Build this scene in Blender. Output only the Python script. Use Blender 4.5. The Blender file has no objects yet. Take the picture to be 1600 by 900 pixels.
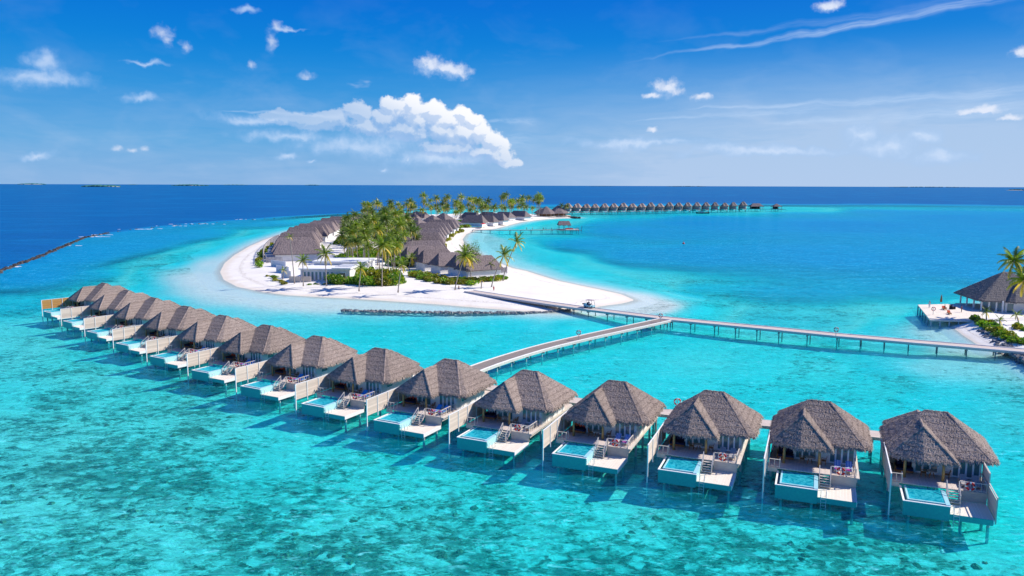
import bpy, bmesh, math, random
import numpy as np
from mathutils import Vector, Matrix, noise as mnoise
R = math.radians
random.seed(7); rng = np.random.default_rng(7)
scene = bpy.context.scene
col = scene.collection
CAM_H = 32.7; FPX = 1200.0; HOR = 289.5; ROLL = R(0.18)
PITCH = math.atan((450-HOR)/FPX)

# ---------------------------------------------------------------- camera
cam_d = bpy.data.cameras.new('camera'); cam = bpy.data.objects.new('camera', cam_d); col.objects.link(cam)
cam_d.sensor_width = 36; cam_d.lens = 27.0; cam_d.clip_start = 0.5; cam_d.clip_end = 200000
cam.matrix_world = Matrix.Translation((0, 0, CAM_H)) @ Matrix.Rotation(math.pi/2-PITCH, 4, 'X') @ Matrix.Rotation(ROLL, 4, 'Z')
scene.camera = cam

# ---------------------------------------------------------------- sun, exposure
SUN_EL = 39.0
SUN_AZ = 76.0            # degrees clockwise from +Y (the view direction)
sv = Vector((math.sin(R(SUN_AZ))*math.cos(R(SUN_EL)), math.cos(R(SUN_AZ))*math.cos(R(SUN_EL)), math.sin(R(SUN_EL))))
sl = bpy.data.lights.new('sun', 'SUN'); sl.energy = 5.0; sl.angle = R(0.53); sl.color = (1.0, 0.93, 0.84)
so = bpy.data.objects.new('sun', sl); col.objects.link(so)
so.rotation_euler = (-sv).to_track_quat('-Z', 'Y').to_euler(); so.location = (60, 0, 120)
scene.view_settings.view_transform = 'Standard'; scene.view_settings.look = 'None'
scene.view_settings.exposure = 0.35; scene.view_settings.gamma = 1.0
scene.cycles.transparent_max_bounces = 12
scene.cycles.max_bounces = 6; scene.cycles.diffuse_bounces = 4; scene.cycles.glossy_bounces = 2

# ---------------------------------------------------------------- node helpers
class NT:
    def __init__(s, nt): s.nt = nt; s.n = nt.nodes; s.l = nt.links
    def node(s, t, **kw):
        x = s.n.new(t)
        for k, v in kw.items(): setattr(x, k, v)
        return x
    def put(s, sock, v):
        if v is None: return
        if isinstance(v, (int, float)) or isinstance(v, (tuple, list)):
            if isinstance(v, (tuple, list)) and sock.type == 'RGBA' and len(v) == 3: v = tuple(v)+(1,)
            sock.default_value = v
        else: s.l.new(v, sock)
    def math(s, op, a, b=None, c=None, clamp=False):
        x = s.node('ShaderNodeMath', operation=op, use_clamp=clamp)
        for i, v in enumerate((a, b, c)): s.put(x.inputs[i], v)
        return x.outputs[0]
    def vmath(s, op, a, b=None, scale=None):
        x = s.node('ShaderNodeVectorMath', operation=op)
        s.put(x.inputs[0], a); s.put(x.inputs[1], b)
        if scale is not None: s.put(x.inputs['Scale'], scale)
        return x.outputs['Value'] if op in ('LENGTH', 'DOT_PRODUCT', 'DISTANCE') else x.outputs[0]
    def mix(s, f, a, b, blend='MIX'):
        x = s.node('ShaderNodeMix', data_type='RGBA', blend_type=blend)
        s.put(x.inputs[0], f); s.put(x.inputs[6], a); s.put(x.inputs[7], b)
        return x.outputs[2]
    def ramp(s, f, stops, interp='LINEAR'):
        x = s.node('ShaderNodeValToRGB'); x.color_ramp.interpolation = interp
        e = x.color_ramp.elements
        while len(e) < len(stops): e.new(0.5)
        for k, (p, c) in enumerate(stops):
            e[k].position = p
            e[k].color = (c, c, c, 1) if isinstance(c, (int, float)) else tuple(c)+(1,)
        s.put(x.inputs[0], f); return x.outputs[0]
    def rng(s, v, a, b, c=0.0, d=1.0, smooth=False):
        x = s.node('ShaderNodeMapRange', interpolation_type='SMOOTHSTEP' if smooth else 'LINEAR')
        for i, q in enumerate((v, a, b, c, d)): s.put(x.inputs[i], q)
        return x.outputs[0]
    def noise(s, vec, scale, detail=3, rough=0.5, dist=0.0, color=False, norm=True):
        x = s.node('ShaderNodeTexNoise'); x.normalize = norm
        s.put(x.inputs['Vector'], vec); s.put(x.inputs['Scale'], scale); s.put(x.inputs['Detail'], detail)
        s.put(x.inputs['Roughness'], rough); s.put(x.inputs['Distortion'], dist)
        return x.outputs['Color'] if color else x.outputs['Fac']
    def comb(s, x, y, z=0.0):
        c = s.node('ShaderNodeCombineXYZ')
        for i, v in enumerate((x, y, z)): s.put(c.inputs[i], v)
        return c.outputs[0]

def pxdir(px, py):
    """direction of a photo pixel in the world"""
    a, b = px-800, py-450
    c, s = math.cos(ROLL), math.sin(ROLL)
    u, v = a*c+b*s, -a*s+b*c
    return Vector((u, FPX*math.cos(PITCH)-v*math.sin(PITCH), -(FPX*math.sin(PITCH)+v*math.cos(PITCH)))).normalized()
def at(px, py, z=0.0):
    """the point on the level plane z that the photo shows at this pixel"""
    d = pxdir(px, py); t = (z-CAM_H)/d.z
    return Vector((d.x*t, d.y*t, z))

# ---------------------------------------------------------------- sky
world = bpy.data.worlds.new('World'); scene.world = world; world.use_nodes = True
w = NT(world.node_tree); w.n.clear()
sky = w.node('ShaderNodeTexSky', sky_type='NISHITA', sun_disc=False)
sky.sun_elevation = R(SUN_EL); sky.sun_rotation = R(SUN_AZ); sky.altitude = 30
sky.air_density = 1.0; sky.dust_density = 0.6; sky.ozone_density = 3.0
geo = w.node('ShaderNodeTexCoord')
D3 = geo.outputs['Generated']
sep = w.node('ShaderNodeSeparateXYZ'); w.l.new(D3, sep.inputs[0])
AZ = w.math('MULTIPLY', w.math('ARCTAN2', sep.outputs[0], sep.outputs[1]), 57.29578)
EL = w.math('MULTIPLY', w.math('ARCSINE', sep.outputs[2]), 57.29578)
C0 = w.comb(AZ, EL, 0.0)
def ae(px, py):
    d = pxdir(px, py); return math.degrees(math.atan2(d.x, d.y)), math.degrees(math.asin(d.z))

def blob_group(name, blobs, warp1, warp2, fbm, fscale):
    """density of cumulus lobes given as (px, py, half width px, half height px)"""
    g = bpy.data.node_groups.new(name, 'ShaderNodeTree')
    g.interface.new_socket('Vector', in_out='INPUT', socket_type='NodeSocketVector')
    g.interface.new_socket('Density', in_out='OUTPUT', socket_type='NodeSocketFloat')
    t = NT(g); gi = t.node('NodeGroupInput'); go = t.node('NodeGroupOutput')
    V = gi.outputs[0]
    def warp(V, sc, am, dt):
        n = t.noise(V, sc, dt, 0.55, color=True)
        return t.vmath('ADD', V, t.vmath('SCALE', t.vmath('SUBTRACT', n, (0.5, 0.5, 0.5)), scale=am))
    Vw = warp(V, warp1[0], warp1[1], 2)
    Vw = warp(Vw, warp2[0], warp2[1], 3)
    flat = t.vmath('MULTIPLY', Vw, (1, 1, 0))
    acc = None
    for (px, py, rx, ry) in blobs:
        a, e = ae(px, py)
        k = math.degrees(1/FPX)*math.cos(R(a))**2
        q = t.vmath('MULTIPLY', t.vmath('SUBTRACT', flat, (a, e, 0)), (1/(rx*k), 1/(ry*k), 1))
        d = t.math('SUBTRACT', 1.0, t.vmath('LENGTH', q))
        if acc is None: acc = d
        else:
            m = t.node('ShaderNodeMath', operation='SMOOTH_MAX'); t.l.new(acc, m.inputs[0]); t.l.new(d, m.inputs[1]); m.inputs[2].default_value = 0.15
            acc = m.outputs[0]
    n = t.noise(V, fscale, 5, 0.62)
    vor = t.node('ShaderNodeTexVoronoi', feature='SMOOTH_F1'); t.put(vor.inputs['Scale'], fscale*1.3); t.put(vor.inputs['Detail'], 2.0)
    t.l.new(Vw, vor.inputs['Vector'])
    bil = t.math('SUBTRACT', 0.5, vor.outputs['Distance'])
    acc = t.math('ADD', acc, t.math('MULTIPLY', t.math('SUBTRACT', n, 0.5), fbm))
    acc = t.math('ADD', acc, t.math('MULTIPLY', bil, fbm*0.35))
    t.l.new(acc, go.inputs[0]); return g
def use(g, vec):
    x = w.node('ShaderNodeGroup'); x.node_tree = g; w.l.new(vec, x.inputs[0]); return x.outputs[0]


# base colour: the Nishita sky, pulled towards the deep saturated blue the photograph shows
hs = w.node('ShaderNodeHueSaturation'); w.l.new(sky.outputs[0], hs.inputs['Color'])
hs.inputs['Hue'].default_value = 0.51; hs.inputs['Saturation'].default_value = 1.5; hs.inputs['Value'].default_value = 1.0
elc = w.math('MAXIMUM', EL, 0.0)
grad = w.ramp(w.math('DIVIDE', elc, 30.0), [(0.0, (0.18, 0.43, 0.80)), (0.10, (0.05, 0.37, 0.78)), (0.22, (0.0, 0.29, 0.76)), (0.42, (0.0, 0.175, 0.72)), (0.6, (0.0, 0.14, 0.68)), (1.0, (0.005, 0.11, 0.55))])
grad = w.vmath('SCALE', grad, scale=10.0)
base = w.mix(0.93, hs.outputs[0], grad)
# veil of thin high cloud, thicker towards the right and the horizon
veilR = w.math('MULTIPLY', w.rng(AZ, -14, 26, 0, 1, True), w.rng(elc, 1.0, 10.5, 1, 0, True))
veilL = w.rng(elc, 0.0, 10, 0.36, 0, True)
stretch = w.noise(w.vmath('MULTIPLY', C0, (0.16, 1.1, 1)), 1.0, 4, 0.6, 0.6)
blot = w.noise(w.vmath('MULTIPLY', C0, (0.5, 1.0, 1)), 0.28, 4, 0.6, 0.3)
veil = w.math('ADD', w.math('MULTIPLY', veilR, w.rng(stretch, 0.25, 0.7, 0.78, 1.0)), w.math('MULTIPLY', veilL, w.rng(stretch, 0.3, 0.7, 0.5, 1.0)))
veil = w.math('ADD', veil, w.math('MULTIPLY', w.rng(blot, 0.5, 0.8), w.rng(elc, 3, 13, 0.28, 0.04)))
veil = w.math('MINIMUM', veil, 0.92)
def streak(x0, y0, x1, y1, wid, fade=0.15):
    a0, e0 = ae(x0, y0); a1, e1 = ae(x1, y1)
    L = math.hypot(a1-a0, e1-e0); ux, uy = (a1-a0)/L, (e1-e0)/L
    rel = w.vmath('SUBTRACT', CW, (a0, e0, 0))
    s_ = w.math('DIVIDE', w.vmath('DOT_PRODUCT', rel, (ux, uy, 0)), L)
    m_ = w.vmath('DOT_PRODUCT', rel, (-uy, ux, 0))
    wd = w.math('MULTIPLY', w.math('ADD', w.math('MAXIMUM', s_, 0.0), 0.12), wid)
    prof = w.rng(w.math('DIVIDE', w.math('ABSOLUTE', m_), wd), 0.0, 1.0, 1, 0, True)
    ends = w.math('MULTIPLY', w.rng(s_, 0, fade, 0, 1, True), w.rng(s_, 0.85, 1.1, 1, 0, True))
    fine = w.noise(w.comb(w.math('MULTIPLY', s_, 5), w.math('MULTIPLY', m_, 4), 0), 1.0, 4, 0.75)
    return w.math('MULTIPLY', w.math('MULTIPLY', prof, ends), w.rng(fine, 0.3, 0.65, 0.1, 1))
CW = w.vmath('ADD', C0, w.vmath('MULTIPLY', w.vmath('SUBTRACT', w.noise(C0, 0.25, 3, 0.6, color=True), (0.5, 0.5, 0.5)), (1.1, 1.1, 0)))
def compose(streaks, fnt, sml, bg_, sa=0.92):
    c = w.mix(w.math('MULTIPLY', veil, 0.85), base, (5.3, 6.7, 9.0))
    if streaks:
        st = None
        for q in streaks:
            k = w.math('MULTIPLY', streak(*q[:6]), q[6]); st = k if st is None else w.math('MAXIMUM', st, k)
        c = w.mix(st, c, (6.6, 8.2, 10.6))
    if fnt:
        d = use(blob_group('faint_cumulus', fnt, (0.3, 1.6), (1.2, 0.8), 0.8, 0.9), C0)
        c = w.mix(w.math('MULTIPLY', w.rng(d, -0.05, 0.85, 0, 1, True), 0.62), c, w.mix(w.rng(d, 0.3, 1.0), (4.0, 6.2, 9.6), (7.4, 8.6, 10.6)))
    if sml:
        g = blob_group('small_cumulus', [(a, b, c_*1.4, d_*1.45) for a, b, c_, d_ in sml], (0.5, 0.6), (1.8, 0.4), 0.95, 1.5)
        d = use(g, C0); d2 = use(g, w.vmath('ADD', C0, (0.22, 0.35, 0)))
        c = w.mix(w.math('MULTIPLY', w.rng(d, 0.0, 0.85 if sa > .8 else 1.15, 0, 1, True), sa), c, w.mix(w.rng(w.math('SUBTRACT', d, d2), -0.25, 0.30, 0, 1, True), (4.6, 6.4, 9.4), (8.2, 8.8, 10.2)))
    if bg_:
        g = blob_group('cumulus_lobes', bg_, (0.35, 1.2), (1.5, 0.6), 0.85, 1.25)
        d = use(g, C0); d2 = use(g, w.vmath('ADD', C0, (0.22, 0.42, 0))); d3 = use(g, w.vmath('ADD', C0, (0.7, 1.3, 0)))
        lit = w.math('ADD', w.math('MULTIPLY', w.rng(w.math('SUBTRACT', d, d2), -0.13, 0.17, 0, 1, True), 0.62), w.math('MULTIPLY', w.rng(w.math('SUBTRACT', d, d3), -0.30, 0.35, 0, 1, True), 0.45))
        low = w.rng(w.vmath('DOT_PRODUCT', C0, (0.36, 1.0, 0.0)), 0.9, 4.2, 0, 1, True)   # the cloud base is thin and shades off
        left = w.rng(AZ, -17, -9, 0.0, 1, True)
        cb = w.mix(w.math('MULTIPLY', lit, w.math('ADD', w.math('MULTIPLY', low, 0.35), 0.68)), (3.7, 5.5, 8.8), (10.2, 10.3, 10.7))
        al = w.math('MULTIPLY', w.rng(d, 0.03, 0.34, 0, 1, True), w.math('ADD', w.math('MULTIPLY', low, 0.40), w.math('ADD', w.math('MULTIPLY', left, 0.25), 0.35)))
        c = w.mix(al, c, cb)
    b_ = w.node('ShaderNodeBackground'); w.l.new(c, b_.inputs[0]); b_.inputs[1].default_value = 0.076
    return b_.outputs[0]
# outside the named clouds the sky carries loose clouds of the same kind
gen = w.noise(w.vmath('MULTIPLY', D3, (1, 1, 2.2)), 5.0, 5, 0.6)
cg = w.mix(w.math('MULTIPLY', veil, 0.85), base, (5.3, 6.7, 9.0))
cg = w.mix(w.math('MULTIPLY', w.rng(gen, 0.60, 0.70, 0, 1, True), 0.7), cg, (8.4, 9.2, 10.8))
b0 = w.node('ShaderNodeBackground'); w.l.new(cg, b0.inputs[0]); b0.inputs[1].default_value = 0.076
def window(x0, y0, x1, y1):
    a0, e0 = ae(x0, 128)[0], ae(x0, y0)[1]; a1, e1 = ae(x1, 128)[0], ae(x1, y1)[1]
    k = w.math('MULTIPLY', w.math('GREATER_THAN', AZ, a0), w.math('LESS_THAN', AZ, a1))
    return w.math('MULTIPLY', k, w.math('MULTIPLY', w.math('LESS_THAN', EL, e0), w.math('GREATER_THAN', EL, e1)))
tiles = [
 ((-60, -60, 345, 290), [], [(60, 125, 130, 22), (70, 100, 55, 30), (230, 97, 44, 7), (225, 155, 40, 12), (60, 240, 45, 9)],
  [(254, 50, 17, 13), (262, 62, 8, 12), (290, 72, 11, 9), (182, 232, 9, 5), (206, 235, 10, 4), (227, 234, 9, 5)], [], .66),
 ((345, -60, 560, 128), [], [(380, 10, 30, 8), (450, 42, 50, 5)], [(425, 62, 9, 20), (433, 40, 7, 9), (392, 102, 9, 9), (478, 119, 13, 9)], [], .66),
 ((560, -60, 860, 128), [], [(380, 10, 30, 8), (450, 42, 50, 5)],
  [(672, 102, 24, 15), (712, 111, 24, 12), (695, 107, 26, 11)], []),
 ((300, 128, 870, 290), [(330, 172, 560, 180, 0.3, .15, .34), (740, 192, 840, 190, 0.5, .15, .3), (640, 208, 835, 222, 0.8, .15, .3)],
  [(390, 186, 90, 12), (450, 212, 110, 14), (560, 225, 140, 24), (690, 245, 130, 22), (450, 243, 30, 8), (490, 249, 12, 5), (641, 249, 8, 7), (600, 257, 12, 5)], [],
  [(440, 178, 22, 9), (470, 183, 38, 15), (515, 184, 44, 17), (560, 176, 30, 22), (600, 186, 40, 26), (625, 175, 28, 26), (645, 160, 21, 23), (610, 162, 22, 19), (628, 166, 28, 22), (672, 172, 26, 20),
   (655, 190, 44, 30), (675, 166, 7, 13), (700, 190, 34, 24), (722, 176, 18, 18), (690, 205, 40, 20), (745, 208, 32, 24), (770, 222, 24, 24), (785, 236, 16, 22), (760, 240, 34, 12), (795, 254, 34, 9), (640, 205, 60, 22), (720, 212, 50, 26), (575, 196, 50, 18), (500, 190, 60, 18), (430, 184, 36, 12), (650, 172, 26, 22), (680, 178, 30, 22), (735, 190, 26, 20), (780, 245, 30, 18), (700, 232, 60, 16)]),
 ((860, -60, 1640, 128), [(940, 102, 1600, -14, 0.46, .5, .52), (1000, 70, 1560, -10, .5, .3, .15)], [], [(1295, 10, 24, 9), (1592, 85, 16, 12)], []),
 ((870, 120, 1640, 290), [(1060, 172, 1640, 138, 0.55, 0.1, .4), (970, 190, 1300, 170, 0.4, .15, .3), (1180, 195, 1640, 160, 0.9, .15, .34)],
  [(1345, 205, 40, 26), (1385, 228, 80, 32), (1440, 213, 46, 24), (1470, 245, 70, 24), (1200, 235, 220, 14), (1000, 225, 160, 10)],
  [(1042, 139, 25, 14), (1020, 150, 18, 5), (1095, 153, 16, 6), (1019, 201, 9, 5), (1540, 172, 26, 9), (1515, 175, 18, 8), (1580, 184, 26, 5)], []),
]
res = b0.outputs[0]
for win, stk, fnt, sml, bb, *sa in tiles:
    m_ = w.node('ShaderNodeMixShader'); w.l.new(window(*win), m_.inputs[0]); w.l.new(res, m_.inputs[1]); w.l.new(compose(stk, fnt, sml, bb, *sa), m_.inputs[2])
    res = m_.outputs[0]
wo = w.node('ShaderNodeOutputWorld'); w.l.new(res, wo.inputs[0])
world.cycles.sampling_method = 'NONE'

# ---------------------------------------------------------------- materials
def mat(name):
    m = bpy.data.materials.new(name); m.use_nodes = True; t = NT(m.node_tree); t.n.clear()
    out = t.node('ShaderNodeOutputMaterial'); return m, t, out
def bsdf(t, out, color, rough=0.8, spec=0.3, normal=None, **kw):
    b = t.node('ShaderNodeBsdfPrincipled'); t.put(b.inputs['Base Color'], color); t.put(b.inputs['Roughness'], rough)
    t.put(b.inputs['Specular IOR Level'], spec)
    if normal is not None: t.l.new(normal, b.inputs['Normal'])
    for k, v in kw.items(): t.put(b.inputs[k], v)
    t.l.new(b.outputs[0], out.inputs[0]); return b
def bump(t, h, dist=0.02, strength=1.0):
    b = t.node('ShaderNodeBump'); t.put(b.inputs['Height'], h); b.inputs['Distance'].default_value = dist
    b.inputs['Strength'].default_value = strength; return b.outputs[0]
def objc(t): return t.node('ShaderNodeTexCoord').outputs['Object']
def posw(t): return t.node('ShaderNodeNewGeometry').outputs['Position']
def orand(t): return t.node('ShaderNodeObjectInfo').outputs['Random']
def simple(name, c1, c2=None, scale=3.0, rough=0.75, spec=0.25, stretch=(1, 1, 1), bmp=0.0, world_space=False, rnd=0.0):
    m, t, out = mat(name)
    v = t.vmath('MULTIPLY', posw(t) if world_space else objc(t), stretch)
    n = t.noise(v, scale, 4, 0.6)
    c = t.mix(t.rng(n, 0.3, 0.7), c1, c2 if c2 else tuple(x*0.8 for x in c1))
    if rnd:
        c = t.mix(1.0, c, t.comb(*[t.rng(orand(t), 0, 1, 1-rnd, 1+rnd)]*3), 'MULTIPLY')
    bsdf(t, out, c, rough, spec, bump(t, n, bmp) if bmp else None); return m
# ---------------------------------------------------------------- sea, seabed, beach
CP = """0,400,.92 100,360,.93 200,345,.95 300,335,.95 400,330,.96 540,325,.97 700,320,.97 850,314,.97 900,314,.97 1100,312,.97 1250,314,.95 1400,314,.95 1590,314,.92
300,425,.12 285,420,.2 330,440,.1 300,455,.2 350,455,.08 250,445,.38 420,475,.15 500,478,.15 600,480,.12 700,483,.1 800,487,.08 870,487,.05 340,410,.1
560,520,.38 650,500,.35 700,540,.38 800,500,.40 900,500,.42 600,560,.35 760,520,.4 450,500,.3 350,480,.27 250,470,.35 400,490,.24 560,495,.28
900,560,.38 1000,560,.40 1000,600,.40 1100,560,.42 1200,600,.40 1300,640,.38 1400,600,.40 1500,620,.36 1560,570,.2 1500,540,.14 1520,520,.1 1450,520,.22 1400,540,.34 1590,640,.3 1300,560,.42 1470,575,.2
100,600,.42 300,640,.42 500,700,.40 0,700,.44 200,850,.42 600,850,.42 900,800,.40 1200,850,.40 1500,880,.40 1000,700,.44 1590,760,.36 -400,800,.45 2000,800,.45 -300,600,.5 2000,600,.45
740,385,.22 760,375,.3 800,365,.4 850,370,.5 900,380,.6 1000,360,.68 1100,350,.75 1300,350,.78 1500,340,.76 1590,360,.74 1000,400,.62 1100,400,.64 1300,400,.7 1500,400,.68 1590,420,.66 1000,430,.48
1100,450,.52 1200,450,.55 1300,450,.56 1400,450,.56 900,415,.42 950,440,.3 1060,475,.14 1000,465,.08 1100,480,.42 1200,490,.48 1300,500,.48 1400,480,.45 850,405,.35 800,390,.3 780,400,.2 830,345,.3 870,348,.42 1900,400,.68 1900,330,.7
900,337,.45 1000,337,.5 1100,334,.48 1200,330,.42 1240,327,.36 1400,325,.5 1590,328,.55 1400,331,.68 1590,335,.74 1240,333,.6 1100,340,.66 950,350,.58
60,430,.7 120,400,.72 200,385,.66 250,370,.64 300,365,.6 400,350,.58 500,345,.5 540,338,.45 150,430,.55 250,410,.5 330,390,.42 400,375,.3 450,360,.32 360,400,.15 50,470,.5 20,520,.45 700,330,.42 720,331,.35 800,328,.45 -200,520,.5 200,440,.45"""
cps = [tuple(map(float, q.split(','))) for q in CP.split()]
def polar(x, y): return np.degrees(np.arctan2(x, y)), np.log(np.maximum(np.hypot(x, y), 1.0))
cw = np.array([at(a, b)[:2] for a, b, _ in cps]); cv = np.array([q[2] for q in cps])
ca, cr = polar(cw[:, 0], cw[:, 1])
reef_px = [(-900, 700), (-300, 500), (-120, 450), (0, 425), (20, 416), (60, 402), (100, 385), (130, 372), (170, 364), (240, 355), (320, 349), (400, 343), (480, 338), (545, 334.5),
           (640, 327), (760, 323), (860, 320), (1000, 319), (1150, 319), (1240, 320), (1400, 320), (1600, 321.5), (2400, 324)]
rw = np.array([at(a, b)[:2] for a, b in reef_px]); ra, rr = polar(rw[:, 0], rw[:, 1])
shore_px = [(345, 425), (351, 437), (372, 448), (410, 456), (450, 461), (500, 464), (560, 467), (620, 471), (680, 475), (740, 480), (790, 484), (830, 487), (870, 488), (905, 484), (940, 478),
            (972, 474), (990, 469), (970, 460), (935, 452), (900, 445), (868, 438), (842, 430), (820, 423), (800, 419), (782, 412), (764, 404), (748, 397), (735, 390), (725, 382), (722, 374), (728, 366), (742, 360.5), (773, 357.5),
            (795, 352), (812, 347.5), (842, 343.4), (873, 341), (901, 340.8), (903, 339.4), (880, 338.2), (850, 336.5), (825, 334), (800, 333), (760, 333), (700, 335), (640, 336.5), (600, 339),
            (540, 345), (500, 351), (455, 361), (415, 374), (390, 385), (368, 398), (352, 411)]
def poly_world(p): return np.array([at(a, b)[:2] for a, b in p])
island = poly_world(shore_px)
rshore_px = [(1478, 505), (1490, 512), (1505, 524), (1527, 538), (1550, 548), (1590, 563), (1640, 590), (1800, 600), (2000, 560), (2000, 470), (1800, 450), (1640, 455), (1560, 470), (1500, 488)]
rshore = poly_world(rshore_px)
def sdist(x, y, poly):
    """signed distance to a polygon, positive inside"""
    n = len(poly); best = np.full(x.shape, 1e18); ins = np.zeros(x.shape, bool)
    for i in range(n):
        ax, ay = poly[i]; bx, by = poly[(i+1) % n]
        dx, dy = bx-ax, by-ay
        t = np.clip(((x-ax)*dx+(y-ay)*dy)/(dx*dx+dy*dy), 0, 1)
        best = np.minimum(best, (x-ax-t*dx)**2+(y-ay-t*dy)**2)
        c = ((ay > y) != (by > y)) & (x < (bx-ax)*(y-ay)/((by-ay) if by != ay else 1e-9)+ax)
        ins ^= c
    return np.where(ins, 1, -1)*np.sqrt(best)
def fbm2(x, y, s, oc=4, seed=0):
    out = np.zeros(x.shape); r = np.random.default_rng(seed); a = 1.0; tot = 0
    for o in range(oc):
        for k in range(4):
            th = r.uniform(0, math.tau); ph = r.uniform(0, math.tau); f = s*2**o*r.uniform(.7, 1.4)
            out += a*np.sin((x*np.cos(th)+y*np.sin(th))*f+ph+1.7*np.sin((x*np.cos(th+1.9)+y*np.sin(th+1.9))*f*.6+ph*2))/4
        tot += a; a *= .55
    return out/tot
PALE = [(poly_world(q), tv, sf) for q, tv, sf in (
 ([(262, 432), (285, 418), (340, 402), (352, 425), (372, 448), (450, 461), (620, 471), (790, 484), (880, 489), (820, 492), (640, 490), (540, 487), (440, 482), (340, 472), (275, 455)], .07, 18),
 ([(890, 441), (960, 452), (1020, 461), (1055, 468), (1068, 475), (1050, 488), (990, 493), (920, 492), (955, 476), (970, 466)], .03, 7),
 ([(722, 384), (728, 366), (755, 360), (785, 366), (795, 385), (825, 403), (880, 424), (960, 446), (1020, 462), (900, 446), (840, 431), (782, 413), (748, 398)], .17, 14),
 ([(1440, 503), (1500, 500), (1530, 520), (1560, 545), (1600, 560), (1600, 575), (1540, 560), (1480, 545), (1430, 520)], .12, 7))]
def sea_t(x, y):
    a, r = polar(x, y)
    num = np.zeros(x.shape); den = np.zeros(x.shape)
    for k in range(len(cps)):
        d2 = ((a-ca[k])/5.0)**2+((r-cr[k])/0.16)**2
        wgt = 1/(d2+0.10)**2.0
        num += wgt*cv[k]; den += wgt
    t = num/den
    wob = fbm2(x, y, 0.035, 3, 5)*0.03
    rf = np.interp(a, ra, rr)
    out = np.clip((r+wob-rf)/0.05, 0, 1)
    t = t*(1-out)+np.maximum(t, 0.93)*out
    t = np.where((np.abs(a) > 48), np.maximum(t, .5), t)
    sd = -sdist(x, y, island); sd = np.maximum(sd, 0)
    t = np.minimum(t, 0.03+sd/45.0+0.25*np.clip(sd-20, 0, 1e9)/40)
    sd = np.maximum(-sdist(x, y, rshore), 0)
    t = np.minimum(t, 0.05+sd/30.0)
    for poly, tv, soft in PALE:
        s = np.clip(sdist(x, y, poly)/soft+0.5+fbm2(x, y, 0.06, 3, 31)*0.5, 0, 1); s = s*s*(3-2*s)
        t = t*(1-s)+np.minimum(t, tv)*s
    return np.clip(t+fbm2(x, y, 0.05, 4, 9)*0.035*(t > 0.12), 0, 1)
def polar_grid(name, zfun, rmin=6.0):
    ang = np.radians(np.concatenate([np.linspace(-180, -52, 30, endpoint=False), np.linspace(-52, 52, 300, endpoint=False), np.linspace(52, 180, 30, endpoint=False)]))
    rad = np.concatenate([[0.01], np.geomspace(rmin, 1500, 330), np.geomspace(1560, 90000, 50)])
    A, Q = np.meshgrid(ang, rad); X, Y = Q*np.sin(A), Q*np.cos(A)
    n, m = Q.shape
    T = sea_t(X, Y); Z = zfun(X, Y, T)
    i, j = np.meshgrid(np.arange(n-1), np.arange(m), indexing='ij'); j2 = (j+1) % m
    F = np.stack([i*m+j, i*m+j2, (i+1)*m+j2, (i+1)*m+j], -1).reshape(-1, 4)
    me = bpy.data.meshes.new(name); V = np.stack([X, Y, Z], -1).reshape(-1, 3)
    me.vertices.add(len(V)); me.vertices.foreach_set('co', V.ravel())
    me.loops.add(F.size); me.loops.foreach_set('vertex_index', F.ravel())
    me.polygons.add(len(F)); me.polygons.foreach_set('loop_start', np.arange(0, F.size, 4)); me.polygons.foreach_set('loop_total', np.full(len(F), 4))
    me.polygons.foreach_set('use_smooth', np.ones(len(F), bool))
    me.update(calc_edges=True)
    at_ = me.attributes.new('depth', 'FLOAT', 'POINT'); at_.data.foreach_set('value', T.ravel())
    o = bpy.data.objects.new(name, me); col.objects.link(o); return o, X, Y
# water
m_water, t, out = mat('sea_water')
dep = t.node('ShaderNodeAttribute', attribute_name='depth').outputs['Fac']
P = posw(t)
cd = t.node('ShaderNodeCameraData')
Pw = t.vmath('MULTIPLY', P, (0.55, 1.0, 1))
n1 = t.noise(t.vmath('MULTIPLY', P, (0.42, 1.0, 1)), 1.25, 5, 0.68, 1.1)      # wavelets
n2 = t.noise(t.vmath('MULTIPLY', P, (0.5, 1.0, 1)), 0.16, 4, 0.6, 0.5)      # gusts
n3 = t.noise(t.vmath('MULTIPLY', P, (0.25, 1.0, 1)), 0.02, 4, 0.6, 0.5)
depn = t.math('ADD', dep, t.math('MULTIPLY', t.math('SUBTRACT', n3, 0.5), t.rng(dep, 0.2, 0.5, 0.0, 0.16)))
TR = t.ramp(depn, [(0.0, (0.95, 0.98, 0.96)), (0.06, (0.90, 0.99, 0.98)), (0.16, (0.66, 0.97, 0.97)), (0.28, (0.32, 0.97, 0.98)), (0.38, (0.12, 0.95, 0.96)), (0.44, (0.36, 0.97, 0.95)), (0.52, (0.02, 0.80, 0.88)),
                  (0.60, (0.0, 0.60, 0.84)), (0.75, (0.002, 0.33, 0.74)), (0.9, (0.0, 0.2, 0.6))])
body = t.ramp(depn, [(0.0, (0.5, 0.7, 0.7)), (0.18, (0.12, 0.60, 0.66)), (0.36, (0.0, 0.62, 0.72)), (0.44, (0.01, 0.62, 0.66)), (0.5, (0.0, 0.52, 0.66)), (0.62, (0.0, 0.36, 0.60)), (0.78, (0.0, 0.25, 0.52)), (0.93, (0.0, 0.10, 0.32)), (1.0, (0.0, 0.085, 0.30))])
opac = t.ramp(depn, [(0.0, 0.0), (0.12, 0.1), (0.34, 0.22), (0.41, 0.10), (0.48, 0.14), (0.58,.6), (0.7, 0.85), (0.9, 1.0)])
shim = t.math('ADD', t.math('MULTIPLY', t.math('SUBTRACT', n1, 0.5), 1.5), t.math('MULTIPLY', t.math('SUBTRACT', n2, 0.5), 0.7))  # ripple streaks of light, put into the water's colour and tint
far = t.rng(P if False else t.vmath('LENGTH', P), 100, 1200, 1.0, 0.35)
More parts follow.
